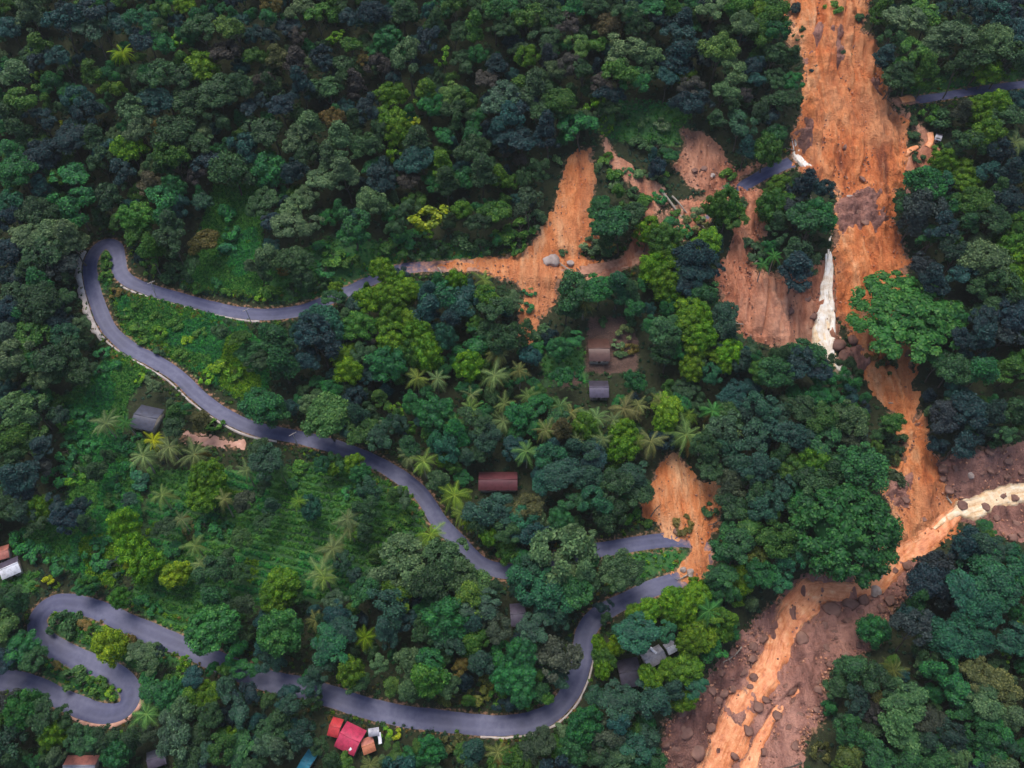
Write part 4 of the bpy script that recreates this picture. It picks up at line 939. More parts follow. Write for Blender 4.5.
def place_words(px, py):
    d = np.hypot(LP[:, 0] - px, LP[:, 1] - py); i = int(np.argmin(d))
    dx, dy = px - LP[i, 0], py - LP[i, 1]
    nm = LAND[i][1]
    if d[i] < 16: return 'right beside ' + nm
    if abs(dx) > 2.2 * abs(dy): return ('right of ' if dx > 0 else 'left of ') + nm
    if abs(dy) > 2.2 * abs(dx): return ('below ' if dy > 0 else 'above ') + nm
    return ('below and ' if dy > 0 else 'above and ') + ('right of ' if dx > 0 else 'left of ') + nm
_T = ['', '', 'twenty', 'thirty', 'forty', 'fifty', 'sixty', 'seventy']
_U = ['', 'first', 'second', 'third', 'fourth', 'fifth', 'sixth', 'seventh', 'eighth', 'ninth']
ORD = ['', '', 'second', 'third', 'fourth', 'fifth', 'sixth', 'seventh', 'eighth', 'ninth', 'tenth', 'eleventh', 'twelfth', 'thirteenth', 'fourteenth', 'fifteenth', 'sixteenth', 'seventeenth', 'eighteenth', 'nineteenth'] + [(_T[k // 10] + ('-' + _U[k % 10] if k % 10 else 'th')).replace('yth', 'ieth') for k in range(20, 80)]
PENDING = []                       # (object, label stem, place words, px)
def flush_labels():
    by = {}
    for o, stem, where, px in PENDING: by.setdefault((stem, where), []).append((px, o))
    for (stem, where), lst in by.items():
        lst.sort(key=lambda t_: t_[0])
        n = len(lst)
        for k, (px, o) in enumerate(lst):
            if n == 1: o['label'] = f'{stem} {where}'
            elif k == 0: o['label'] = f'leftmost {stem} {where}'
            elif k == n - 1: o['label'] = f'rightmost {stem} {where}'
            else: o['label'] = f'{ORD[k + 1]}-from-left {stem} {where}'

# ------------------------------------------------------------------ plant the trees seen one by one
g = np.random.default_rng(21)
SHAPE = {'R': (.85, 1.05), 'C': (1.0, 1.05), 'S': (.95, 1.1), 'B': (.75, .35), 'U': (.72, .62), 'D': (.95, .75), 'P': (1, 1)}
ROAD_HIDDEN = [(690, 224, 46), (333, 297, 12), (380, 274, 22), (360, 455, 8), (550, 562, 44), (602, 612, 12), (238, 670, 28), (304, 689, 17)]
HOUSE_PX = [(348, 736, 15), (335, 727, 8), (368, 745, 7), (306, 762, 7), (489, 480, 13), (507, 480, 13), (519, 612, 11), (654, 656, 12), (671, 647, 7), (630, 672, 10), (146, 417, 13), (8, 567, 10), (3, 552, 7), (598, 350, 14), (599, 387, 10), (940, 135, 6), (80, 764, 12), (156, 756, 9), (826, 290, 8), (826, 265, 6), (826, 315, 9), (824, 340, 9), (803, 160, 8)]
rp_ = []
for r in roads:
    q_, _ = project(np.column_stack([r['xy'], r['z']])); rp_.append(q_[::2])
rp_ = np.vstack(rp_)
vis_ = np.ones(len(rp_), bool)
for hx, hy, hr in ROAD_HIDDEN: vis_ &= np.hypot(rp_[:, 0] - hx, rp_[:, 1] - hy) > hr
OBST = [(q_[0], q_[1], 6.5 + 2.0 * (q_[1] > 560)) for q_ in rp_[vis_]] + HOUSE_PX
OBST = np.array(OBST)
_gp = [np.array(p_, float) for p_ in GRASS_PX[:4]]
for i_, t_ in enumerate(T):
    if t_[3] in 'UDP': continue
    if t_[3] in 'RB' and any(inside(p_, np.array([t_[0]]), np.array([t_[1]]))[0] for p_ in _gp): t_ = (t_[0], t_[1], t_[2] * .74, t_[3], t_[4])
    x_, y_, d_ = t_[0], t_[1], t_[2]
    for _ in range(12):
        dd = np.hypot(OBST[:, 0] - x_, OBST[:, 1] - y_) - OBST[:, 2] - d_ * .42
        k_ = int(np.argmin(dd))
        if dd[k_] >= 0: break
        vx, vy = x_ - OBST[k_, 0], y_ - OBST[k_, 1]; l_ = math.hypot(vx, vy) + 1e-6
        s_ = min(-dd[k_], 3.0); x_ += vx / l_ * s_; y_ += vy / l_ * s_
        d_ *= .985
    T[i_] = (x_, y_, d_, t_[3], t_[4])
arr_px = np.array([t_[0] for t_ in T]); arr_py = np.array([t_[1] for t_ in T]); arr_d = np.array([t_[2] for t_ in T])
_, dep0 = ground(arr_px, arr_py, 8.0)
Dm = arr_d * dep0 / F * 1.04
hs = np.array([{'R': 5 + .62 * d, 'C': 4 + .55 * d, 'S': 3 + .6 * d, 'B': .22 * d, 'U': 17, 'D': 14, 'P': 10.5}[t_[3]] for t_, d in zip(T, Dm)]) * np.where([t_[3] in 'RCSP' for t_ in T], g.uniform(.82, 1.18, len(T)), 1)
Pc, dep = ground(arr_px, arr_py, hs)            # crown centres
Dm = arr_d * dep / F * np.where([t_[3] == 'P' for t_ in T], .96, 1.02)
order = [i for i in np.argsort(-Dm) if T[i][3] == 'R']
KEEP_R = set(order[:300])
KIND = {'R': ('broadleaf_tree', 'tree', 'round-crowned tree', 'broadleaf trees of the hillside forest'), 'C': ('dense_crowned_tree', 'tree', 'dense knobbly tree', 'dense bright-crowned trees'),
        'S': ('loose_crowned_tree', 'tree', 'loose thin-crowned tree', 'loose-crowned young trees'), 'B': ('shrub', 'shrub', 'leafy shrub', 'shrubs on the open slopes'),
        'U': ('spreading_tree', 'tree', '', None), 'D': ('domed_tree', 'tree', '', None), 'P': ('coconut_palm', 'palm', 'coconut palm', 'coconut palms')}
MASS = []        # (x, y, z of crown centre, diameter, height scale, rot, proto index, tint)
HAND = []
for i, (px, py, dpx, kind, code) in enumerate(T):
    c = Pc[i]; D = Dm[i]; zg = float(zat(c[0], c[1])); h = c[2] - zg
    HAND.append((c[0], c[1], D))
    sv, sh = SHAPE[kind]
    rot = g.uniform(0, 2 * math.pi)
    col = tint(code, g)
    if kind == 'B': col = tuple(min(1, c_ * 1.3) for c_ in col[:3]) + (1.0,)
    if kind == 'R' and i not in KEEP_R:
        MASS.append((c[0], c[1], c[2], D, D * sv * g.uniform(.85, 1.1), rot, int(g.integers(0, 8)), col)); continue
    name, cat, word, grp = KIND[kind]
    root = link(name, None, None, (c[0], c[1], zg - .1), (0, 0, rot))
    root.empty_display_size = .5
    if kind in 'RCS':
        for k_ in ('main', 'left_slip', 'rock_face', 'bed', 'mid_slip', 'runnel'):
            if edge_dist(SLIDES[k_], np.array([c[0]]), np.array([c[1]]))[0] < 6.5:
                root.rotation_euler = (g.uniform(-.22, .22), g.uniform(-.22, .22), rot); break
    root['category'] = cat
    if grp: root['group'] = grp
    if kind == 'P':
        Hh = h; Rf = D * .56
        tr = link('trunk', PALM_TRUNK, root, (0, 0, 0), (0, 0, 0), (Hh, Hh, Hh)); tr.color = (.3, .28, .25, 1)
        nf = 20
        for k in range(nf):
            tier = k / nf
            fm = FRONDS[min(3, int(tier * 4))]
            el = (.8 - 1.25 * tier) + g.uniform(-.25, .25)
            a = k * 2.39996 + g.uniform(-.25, .25)
            L = Rf * g.uniform(.7, 1.15)
            f = link('frond', fm, root, (.05 * math.sin(2.2) * Hh, .03 * Hh, Hh * .995), (g.uniform(-.35, .35), -el * .8, a), (L, L * g.uniform(.75, 1.1), L))
            q = g.uniform(.8, 1.2)
            fc_ = col if tier < .8 else tint('o' if g.random() < .4 else code, g)
            f.color = (min(fc_[0] * 1.15 * q + .012, .6), min(fc_[1] * 1.05 * q + .010, .6), fc_[2] * .95 * q, 1)
    else:
        protos = CROWNS[kind]
        cr = link('crown', protos[int(g.integers(0, len(protos)))], root, (0, 0, h + .1), (g.uniform(-.2, .2), g.uniform(-.2, .2), 0) if kind in 'RCS' else (0, 0, 0), (D * g.uniform(.80, 1.18), D * g.uniform(.80, 1.18), D * sv * g.uniform(.70, 1.30)) if kind in 'RCSB' else (D, D, D * sv))
        cr.color = col
        tm = TRUNK_P if kind == 'U' else TRUNKS[i % 3]
        hh = max(h + .1 + (.22 * D if kind != 'U' else .05 * D), .8)
        wd = (D * .55 if kind != 'B' else D * .5)
        link('trunk' if kind != 'B' else 'stem', tm, root, (0, 0, 0), (0, 0, 0), (wd, wd, hh))
    if kind == 'U': root['label'] = 'great green spreading tree with flat layered crown beside the waterfall'
    elif kind == 'D': root['label'] = 'huge dense green domed tree overhanging the left bank of the muddy confluence'
    else:
        size = 'small' if dpx < (20 if kind != 'B' else 17) else ('large' if dpx > (34 if kind != 'B' else 27) else 'medium')
        PENDING.append((root, f'{size} {CNAME[code[0]]} {word}', place_words(px, py), px))

# ------------------------------------------------------------------ fill: smaller trees between, the forest carrying on outside the frame
hand = np.array(HAND)
road_px = []
for r in roads:
    p_, _ = project(np.column_stack([r['xy'], r['z']])); road_px.append(p_[::3])
road_px = np.vstack(road_px)
blk = [np.array(p, float) for k, p in SLIDES_PX.items()] + [np.array(p, float) for p in GRASS_PX] + [np.array(p, float) for p in PLOT_PX]
fill = []
cell = {}
def far_enough(x, y, d):
    k = (int(x // 6), int(y // 6))
    for a in (-1, 0, 1):
        for b in (-1, 0, 1):
            for (u, v) in cell.get((k[0] + a, k[1] + b), ()):
                if (u - x) ** 2 + (v - y) ** 2 < d * d: return False
    return True
cand = np.column_stack([g.uniform(-290, 290, 16000), g.uniform(-165, 225, 16000)])
cz = zat(cand[:, 0], cand[:, 1])
cD = g.uniform(4.5, 8.5, len(cand)); ch = 2.5 + cD * .55
cpx, cdep = project(np.column_stack([cand, cz + ch]))
gpx, _ = project(np.column_stack([cand, cz]))
crad = cD * .55 * F / cdep
ok = np.ones(len(cand), bool)
for p in blk:
    d = edge_dist(p, cpx[:, 0], cpx[:, 1]); ok &= ~inside(p, cpx[:, 0], cpx[:, 1]) & (d > crad * .75)
    ok &= ~inside(p, gpx[:, 0], gpx[:, 1])
dr = np.full(len(cand), 1e9)
for q in road_px: dr = np.minimum(dr, np.hypot(cpx[:, 0] - q[0], cpx[:, 1] - q[1]))
hid = np.zeros(len(cand), bool)
for (hx, hy, hr) in ROAD_HIDDEN: hid |= np.hypot(cpx[:, 0] - hx, cpx[:, 1] - hy) < hr
ok &= (dr > crad + 10) | (hid & (dr > 3))
for (hx, hy, hr) in HOUSE_PX: ok &= np.hypot(cpx[:, 0] - hx, cpx[:, 1] - hy) > hr + 4 + crad * .8
for (hx, hy, hd) in hand: ok &= (cand[:, 0] - hx) ** 2 + (cand[:, 1] - hy) ** 2 > (hd * .40) ** 2
inframe = (cpx[:, 0] > -5) & (cpx[:, 0] < W + 5) & (cpx[:, 1] > -5) & (cpx[:, 1] < H + 5)
codes = list('dddggbbkeele')
for i in np.nonzero(ok)[0]:
    x, y = cand[i]
    if not far_enough(x, y, 3.1 if inframe[i] else 5.2): continue
    cell.setdefault((int(x // 6), int(y // 6)), []).append((x, y))
    D = cD[i] * (1.0 if inframe[i] else 1.45); h = ch[i] * (1.0 if inframe[i] else 1.6)
    MASS.append((x, y, cz[i] + h, D, D * g.uniform(.8, 1.15), g.uniform(0, 6.28), int(g.integers(0, 8)), tint(codes[int(g.integers(0, len(codes)))], g)))

def instancer(name, pts, protos, label, cat=None):
    """one object: points that carry a mesh each (what nobody could count)"""
    n = len(pts)
    P = np.array([p[0] for p in pts]); Sc = np.array([p[1] for p in pts]); Ro = np.array([p[2] for p in pts]); Id = np.array([p[3] for p in pts]); Ti = np.array([p[4] for p in pts])
    me = bpy.data.meshes.new(name); me.vertices.add(n); me.vertices.foreach_set('co', P.astype(np.float32).ravel())
    for an, typ, key, val in (('sc', 'FLOAT_VECTOR', 'vector', Sc), ('ro', 'FLOAT_VECTOR', 'vector', Ro), ('pid', 'INT', 'value', Id), ('tint', 'FLOAT_COLOR', 'color', Ti)):
        a = me.attributes.new(an, typ, 'POINT'); a.data.foreach_set(key, np.asarray(val).astype(np.int32 if typ == 'INT' else np.float32).ravel())
    me.update()
    o = link(name, me)
    o['kind'] = 'stuff'; o['label'] = label
    if cat: o['category'] = cat
    cl = bpy.data.collections.new(name + '_shapes')
    for k, m in enumerate(protos):
        po = bpy.data.objects.new(f'{name}_shape_{k:02d}', m); cl.objects.link(po)
    ng = bpy.data.node_groups.new(name, 'GeometryNodeTree')
    ng.interface.new_socket('Geometry', in_out='INPUT', socket_type='NodeSocketGeometry')
    ng.interface.new_socket('Geometry', in_out='OUTPUT', socket_type='NodeSocketGeometry')
    nn = ng.nodes; L = ng.links
    gi = nn.new('NodeGroupInput'); go = nn.new('NodeGroupOutput')
    ci = nn.new('GeometryNodeCollectionInfo'); ci.inputs['Collection'].default_value = cl
    ci.inputs['Separate Children'].default_value = True; ci.inputs['Reset Children'].default_value = True
    ip = nn.new('GeometryNodeInstanceOnPoints'); ip.inputs['Pick Instance'].default_value = True
    def na(nm, typ):
        q = nn.new('GeometryNodeInputNamedAttribute'); q.data_type = typ; q.inputs['Name'].default_value = nm
        return q.outputs[0]
    L.new(gi.outputs[0], ip.inputs['Points']); L.new(ci.outputs[0], ip.inputs['Instance'])
    L.new(na('pid', 'INT'), ip.inputs['Instance Index']); L.new(na('sc', 'FLOAT_VECTOR'), ip.inputs['Scale'])
    e2r = nn.new('FunctionNodeEulerToRotation'); L.new(na('ro', 'FLOAT_VECTOR'), e2r.inputs[0]); L.new(e2r.outputs[0], ip.inputs['Rotation'])
    L.new(ip.outputs[0], go.inputs[0])
    md = o.modifiers.new('scatter', 'NODES'); md.node_group = ng
    return o

MASS_PROTO = [crown_mesh('crown_mass', 900 + 3 * n, 'R', LEAF_I) for n in range(8)]
instancer('forest_understorey', [((m[0], m[1], m[2]), (m[3] * g.uniform(.78, 1.2), m[3] * g.uniform(.78, 1.2), m[4] * g.uniform(.75, 1.3)), (g.uniform(-.22, .22), g.uniform(-.22, .22), m[5]), m[6], m[7]) for m in MASS], MASS_PROTO,
          'dark mixed understorey and lesser trees filling the forest between the big crowns')

# low ground cover on the open slopes and verges
def tuft_mesh(seed, spread):
    g_ = np.random.default_rng(seed)
    n = 26
    pos = np.column_stack([g_.normal(0, .22, (n, 2)), g_.uniform(.1, .55, n)])
    nr = np.column_stack([pos[:, :2] * 2.2 + g_.normal(0, .35, (n, 2)), np.full(n, .8)]); nr /= np.linalg.norm(nr, axis=1, keepdims=True)
    V, Ft = leaves(pos, nr, .26, g_, 1.9)
    return mesh_np('tuft', V, Ft, LEAF_I, {'leafrand': ('FACE', 'FLOAT', np.repeat(g_.uniform(0, 1, n), 2))})
TUFTS = [tuft_mesh(s, 1) for s in range(4)]
gp = []
XYg = np.column_stack([g.uniform(-200, 200, 90000), g.uniform(-140, 190, 90000)])
for p_ in (GRASS[0], GRASS[1], GRASS[2], GRASS[3]):
    lo_, hi_ = p_.min(0), p_.max(0)
    q_ = g.uniform(lo_, hi_, (16000, 2)); XYg = np.vstack([XYg, q_[inside(p_, q_[:, 0], q_[:, 1])]])
zg_ = zat(XYg[:, 0], XYg[:, 1])
ii = np.clip(np.searchsorted(GX, XYg[:, 0]) - 1, 0, len(GX) - 2); jj = np.clip(np.searchsorted(GY, XYg[:, 1]) - 1, 0, len(GY) - 2)
gr_ = ga[jj, ii]; rd_ = ROADDIST[jj, ii]
nslide = np.zeros(len(XYg), bool); 
for p in SLIDES.values(): nslide |= inside(p, XYg[:, 0], XYg[:, 1])
nplot = inside(PLOT[0], XYg[:, 0], XYg[:, 1])
wantg = (gr_ > .5) | ((g.random(len(XYg)) < .28))
wantg |= (rd_ < 6) & (rd_ > 1.2)
edge_ok = rd_ > .0 + 1.2 * g.random(len(XYg))
in_crop = inside(GRASS[1], XYg[:, 0], XYg[:, 1])
NZg = fbm(XYg[:, 0] / 16., XYg[:, 1] / 16., 3); RWg = (XYg[:, 1] + .22 * XYg[:, 0] + 3 * fbm(XYg[:, 0] / 40, XYg[:, 1] / 40, 2)) / 2.6
for k in np.nonzero(wantg & edge_ok & ~nslide & ~nplot)[0]:
    x, y = XYg[k]; s_ = g.uniform(.7, 1.7)
    zz = zg_[k]
    if in_crop[k]:                      # planted rows follow the slope
        rw = RWg[k]
        if abs(rw - round(rw)) > .2: continue
        s_ = g.uniform(1.0, 1.7)
    nz = float(NZg[k])
    code = ('e' if nz > 0 else 'ge') if gr_[k] > .5 else ('d' if nz > 0 else 'dk')
    if rd_[k] < 4 and g.random() < .3: code = 'o' if g.random() < .3 else 'gy'
    if gr_[k] > .5 and nz > .28: code = 'gy'
    gp.append(((x, y, zz - .05), (s_, s_, s_ * g.uniform(.7, 1.3)), (0, 0, g.uniform(0, 6.28)), int(g.integers(0, 4)), tuple(np.array(tint(code, g, .25)) * (1.35 if gr_[k] > .5 else 1.0))))
instancer('ground_cover', gp, TUFTS, 'low green grass, ferns and crop plants covering the open slopes and verges')

# ------------------------------------------------------------------ boulders
def rock_mesh(seed, mat):
    g_ = np.random.default_rng(seed)
    v, f = ico(2)
    for k in range(9):
        n = g_.normal(size=3); n /= np.linalg.norm(n); dcut = g_.uniform(.55, .85)
        s_ = v @ n; v = v - np.outer(np.maximum(s_ - dcut, 0), n)
    v = v * g_.uniform(.8, 1.2, 3) * [1, 1, .75]
    v = v + .03 * g_.normal(size=v.shape)
    v = v / (np.abs(v[:, :2]).max() * 2)
    return mesh_np('boulder', v, f, mat)
ROCKS = [rock_mesh(s, ROCK) for s in range(6)]; ROCKS_P = [rock_mesh(40 + s, ROCK_PALE) for s in range(3)]
BL = [(551, 262, 19, 'p'), (570, 264, 9, 'p'), (684, 734, 20, 'r'), (696, 752, 18, 'r'), (676, 748, 12, 'r'), (700, 722, 12, 'r'), (831, 612, 20, 'r'), (850, 606, 16, 'r'), (846, 622, 14, 'r'), (864, 600, 14, 'r'),
      (862, 634, 14, 'r'), (836, 634, 12, 'r'), (826, 626, 11, 'r'), (875, 592, 13, 'p'), (880, 610, 12, 'r'), (803, 640, 15, 'r'), (812, 652, 12, 'r'), (806, 668, 12, 'r'), (790, 690, 14, 'r'), (796, 702, 12, 'r'),
      (784, 694, 9, 'r'), (778, 716, 11, 'r'), (752, 660, 11, 'r'), (742, 672, 10, 'r'), (758, 706, 12, 'r'), (766, 700, 9, 'r'), (748, 730, 11, 'r'), (732, 688, 10, 'r'), (718, 700, 10, 'r'), (808, 690, 11, 'r'),
      (800, 716, 11, 'r'), (790, 730, 10, 'r'), (776, 742, 12, 'r'), (764, 752, 10, 'r'), (762, 640, 12, 'r'), (754, 678, 10, 'r'), (876, 575, 12, 'p'), (985, 508, 9, 'r'), (1003, 497, 8, 'r'), (1014, 499, 9, 'r'), (990, 470, 11, 'r'),
      (970, 475, 10, 'p'), (1008, 462, 10, 'r'), (955, 470, 9, 'r'), (1015, 525, 11, 'r'), (838, 345, 14, 'r'), (846, 358, 16, 'r'), (852, 340, 12, 'r'), (840, 362, 10, 'r'), (806, 300, 12, 'r'), (812, 318, 11, 'r'), (798, 290, 10, 'r'),
      (790, 312, 10, 'r'), (830, 380, 9, 'r'), (848, 390, 10, 'r'), (870, 205, 10, 'r'), (858, 212, 9, 'r'), (866, 222, 12, 'r'), (876, 232, 8, 'r'), (850, 198, 8, 'p'), (846, 148, 7, 'r'), (862, 180, 8, 'r'), (875, 185, 7, 'r'),
      (704, 170, 8, 'r'), (694, 172, 8, 'r'), (712, 176, 7, 'p'), (747, 228, 7, 'p'), (752, 222, 6, 'p'), (690, 574, 10, 'p'), (683, 570, 7, 'p'), (676, 531, 7, 'r'), (918, 478, 9, 'r'), (905, 500, 9, 'r'), (900, 486, 8, 'r'), (922, 520, 9, 'r')]
ng_ = np.random.default_rng(55)
bed_px = np.array(SLIDES_PX['bed'], float)
while len(BL) < 125:
    if len(BL) < 112: x, y, pl_ = ng_.uniform(664, 925), ng_.uniform(560, 768), bed_px
    else: x, y, pl_ = ng_.uniform(935, 1024), ng_.uniform(444, 540), np.array(SLIDES_PX['river_banks'], float)
    if not inside(pl_, np.array([x]), np.array([y]))[0]: continue
    w_ = ground([x], [y])[0][0]
    if (np.hypot(TRENCH[:, 0] - w_[0], TRENCH[:, 1] - w_[1]) / np.maximum(TRENCH[:, 2], 1)).min() < .95 and ng_.random() < .85: continue
    if min(math.hypot(x - b[0], y - b[1]) - .4 * b[2] for b in BL) < 5: continue
    BL.append((x, y, ng_.uniform(7, 12), 'r'))
bp, bd = ground([b[0] for b in BL], [b[1] for b in BL], .6)
for (px, py, d, c), p, z in zip(BL, bp, bd):
    D = d * z / F * 1.08
    lst = ROCKS_P if c == 'p' else ROCKS
    o = link('boulder', lst[int(ng_.integers(0, len(lst)))], None, (p[0], p[1], zat(p[0], p[1]) + .55 + .12 * D), (ng_.uniform(-.3, .3), ng_.uniform(-.3, .3), ng_.uniform(0, 6.28)), (D, D * ng_.uniform(.85, 1.1), D * ng_.uniform(.7, 1.0)))
    o['category'] = 'boulder'; o['group'] = 'boulders in the slide debris'
    size = 'small' if d < 8 else ('large' if d > 13 else 'medium')
    if d == 19: o['label'] = 'big pale cream boulder on the mud-covered upper road'
    else: PENDING.append((o, f'{size} {"pale grey" if c == "p" else "red-brown"} boulder', place_words(px, py).replace('right beside', 'at'), px))
CLOD = simple_mat('clay_clod', [(.3, (.30, .12, .065)), (.55, (.50, .24, .15)), (.75, (.60, .38, .28))], 1.1, .9, .4, 3)
# small rubble: one mass of stones
rb = []
SMALL = [mesh_np('stone', *(lambda m: (m[0] * (1 + .2 * np.random.default_rng(s).normal(size=(12, 1))) * .5, m[1]))(ICO0), ROCK) for s in range(4)]
for m_ in SMALL[2:]:
    m_.materials.clear(); m_.materials.append(CLOD)
for key, n in (('bed', 2600), ('river_banks', 800), ('main', 1800), ('rock_face', 700), ('mid_slip', 120), ('left_slip', 160), ('road_scar', 160)):
    p = SLIDES[key]; lo, hi = p.min(0), p.max(0); k = 0
    while k < n:
        q = ng_.uniform(lo, hi, (500, 2)); q = q[inside(p, q[:, 0], q[:, 1])][:n - k]
        q = np.array([w_ for w_ in q if (np.hypot(TRENCH[:, 0] - w_[0], TRENCH[:, 1] - w_[1]) / np.maximum(TRENCH[:, 2], 1)).min() > .95 or ng_.random() < .04]).reshape(-1, 2)
        for x, y in q:
            s_ = ng_.uniform(.3, 1.15) if key not in ('main', 'mid_slip', 'left_slip') else ng_.uniform(.25, .95)
            rb.append(((x, y, zat(x, y) + .75 + .3 * ng_.normal()), (s_, s_ * ng_.uniform(.7, 1.2), s_ * .7), tuple(ng_.uniform(0, 6, 3)), int(ng_.integers(0, 4)), (1, 1, 1, 1)))
        k += len(q)
instancer('rubble', rb, SMALL, 'scattered small stones and clods strewn through the mudslides')

# fallen trunks in the debris
for (a, b, w, lab) in [((662, 192), (684, 220), .45, 'longest pale fallen trunk lying across the debris below the pink runnel'), ((672, 196), (690, 216), .3, 'thinner pale fallen trunk right beside the longest one'),
                       ((880, 118), (896, 132), .25, 'grey fallen trunk at the right edge of the great mudslide'), ((812, 205), (808, 186), .25, 'bare pale trunk leaning left of the upper waterfall'),
                       ((700, 640), (716, 655), .25, 'fallen trunk at the left edge of the brown rubble bed'), ((972, 556), (992, 542), .3, 'pale fallen trunk under the foaming side stream'), ((838, 676), (850, 690), .25, 'fallen trunk at the right edge of the brown rubble bed')]:
    p, _ = ground([a[0], b[0]], [a[1], b[1]], 1.3)
    d = p[1] - p[0]; L = np.linalg.norm(d)
    s = np.linspace(0, 1, 7)
    path = [p[0] * 0 + d * q + np.array([0, 0, .25 * math.sin(q * 5)]) for q in s]
    V, Fc = tube(path, [w * (1.25 - .7 * q) for q in s], 8)
    parts = [(V, Fc)]
    for k in range(3):
        st = np.array(path[3 + k]); e = np.cross(d / L, [0, 0, 1]) * (1.5 if k % 2 else -1.4) + d / L * 1.2 + np.array([0, 0, .5])
        parts.append(tube([st, st + e * .5, st + e], [w * .35, w * .22, w * .1], 5))
    o = link('fallen_trunk', mesh_np('fallen_trunk', *join_parts(parts), PALE_BARK, None, True), None, p[0])
    tag(o, lab, 'log', 'fallen trunks')

# snapped limbs and trunks along the torn margins
lg = np.random.default_rng(77)
for key, n in (('main', 9), ('left_slip', 4), ('rock_face', 4), ('bed', 6), ('mid_slip', 3), ('road_debris', 4)):
    poly = SLIDES[key]
    k = 0
    while k < n:
        e = int(lg.integers(0, len(poly))); a_, b_ = poly[e], poly[(e + 1) % len(poly)]
        q = a_ + (b_ - a_) * lg.random(); q = q + (poly.mean(0) - q) * lg.uniform(.02, .08)
        zq = float(zat(q[0], q[1])) + .9
        pp, _ = project(np.array([q[0], q[1], zq]))
        if not (5 < pp[0] < W - 5 and 5 < pp[1] < H - 5): continue
        L = lg.uniform(3.0, 6.5); w = lg.uniform(.14, .28); s = np.linspace(0, 1, 6)
        path = [np.array([L * t_, .25 * math.sin(3 * t_), .12 * math.sin(5 * t_)]) for t_ in s]
        parts = [tube(path, [w * (1.2 - .8 * t_) for t_ in s], 7)]
        for m_ in range(4):
            st = path[2 + m_ % 4]; e_ = np.array([lg.uniform(.3, 1.2), lg.choice([-1, 1]) * lg.uniform(.5, 1.4), lg.uniform(.1, .7)])
            parts.append(tube([st, st + e_ * .5, st + e_], [w * .4, w * .25, w * .08], 5))
        o = link('fallen_trunk', mesh_np('fallen_trunk', *join_parts(parts), PALE_BARK if lg.random() < .5 else BARK, None, True), None, (q[0], q[1], zq), (lg.uniform(-.2, .2), lg.uniform(-.25, .1), lg.uniform(0, 6.28)))
        o['category'] = 'log'; o['group'] = 'fallen trunks'
        PENDING.append((o, 'snapped thin branching log', place_words(pp[0], pp[1]).replace('right beside', 'at'), float(pp[0])))
        k += 1

# ------------------------------------------------------------------ houses
def metal(name, c, rough=.45):
    m, nt, p, out = new_mat(name)
    tc = N(nt, 'ShaderNodeTexCoord').outputs['Object']
    n1 = noise(nt, tc, .7, 6, .65); n2 = noise(nt, tc, 4, 4)
    a = tuple(x * .55 for x in c); b = tuple(min(1, x * 1.15) for x in c)
    cc = ramp(nt, n1, [(.3, a), (.52, c), (.75, b)])
    cc = mixc(nt, mathn(nt, 'MULTIPLY', ramp(nt, n2, [(.55, (0, 0, 0)), (.7, (1, 1, 1))]), .5), cc, (.12, .07, .05))
    nt.links.new(cc, p.inputs['Base Color']); p.inputs['Roughness'].default_value = rough
    return m
WALLM = simple_mat('plaster', [(.3, (.32, .27, .23)), (.7, (.52, .46, .40))], .9, .9, .2, 5)
WOODM = simple_mat('door_wood', [(.3, (.07, .04, .025)), (.7, (.14, .08, .05))], 3, .7, .2, 8)
GLASS, _nt, _p, _o = new_mat('window_glass'); _p.inputs['Base Color'].default_value = (.03, .04, .05, 1); _p.inputs['Roughness'].default_value = .1

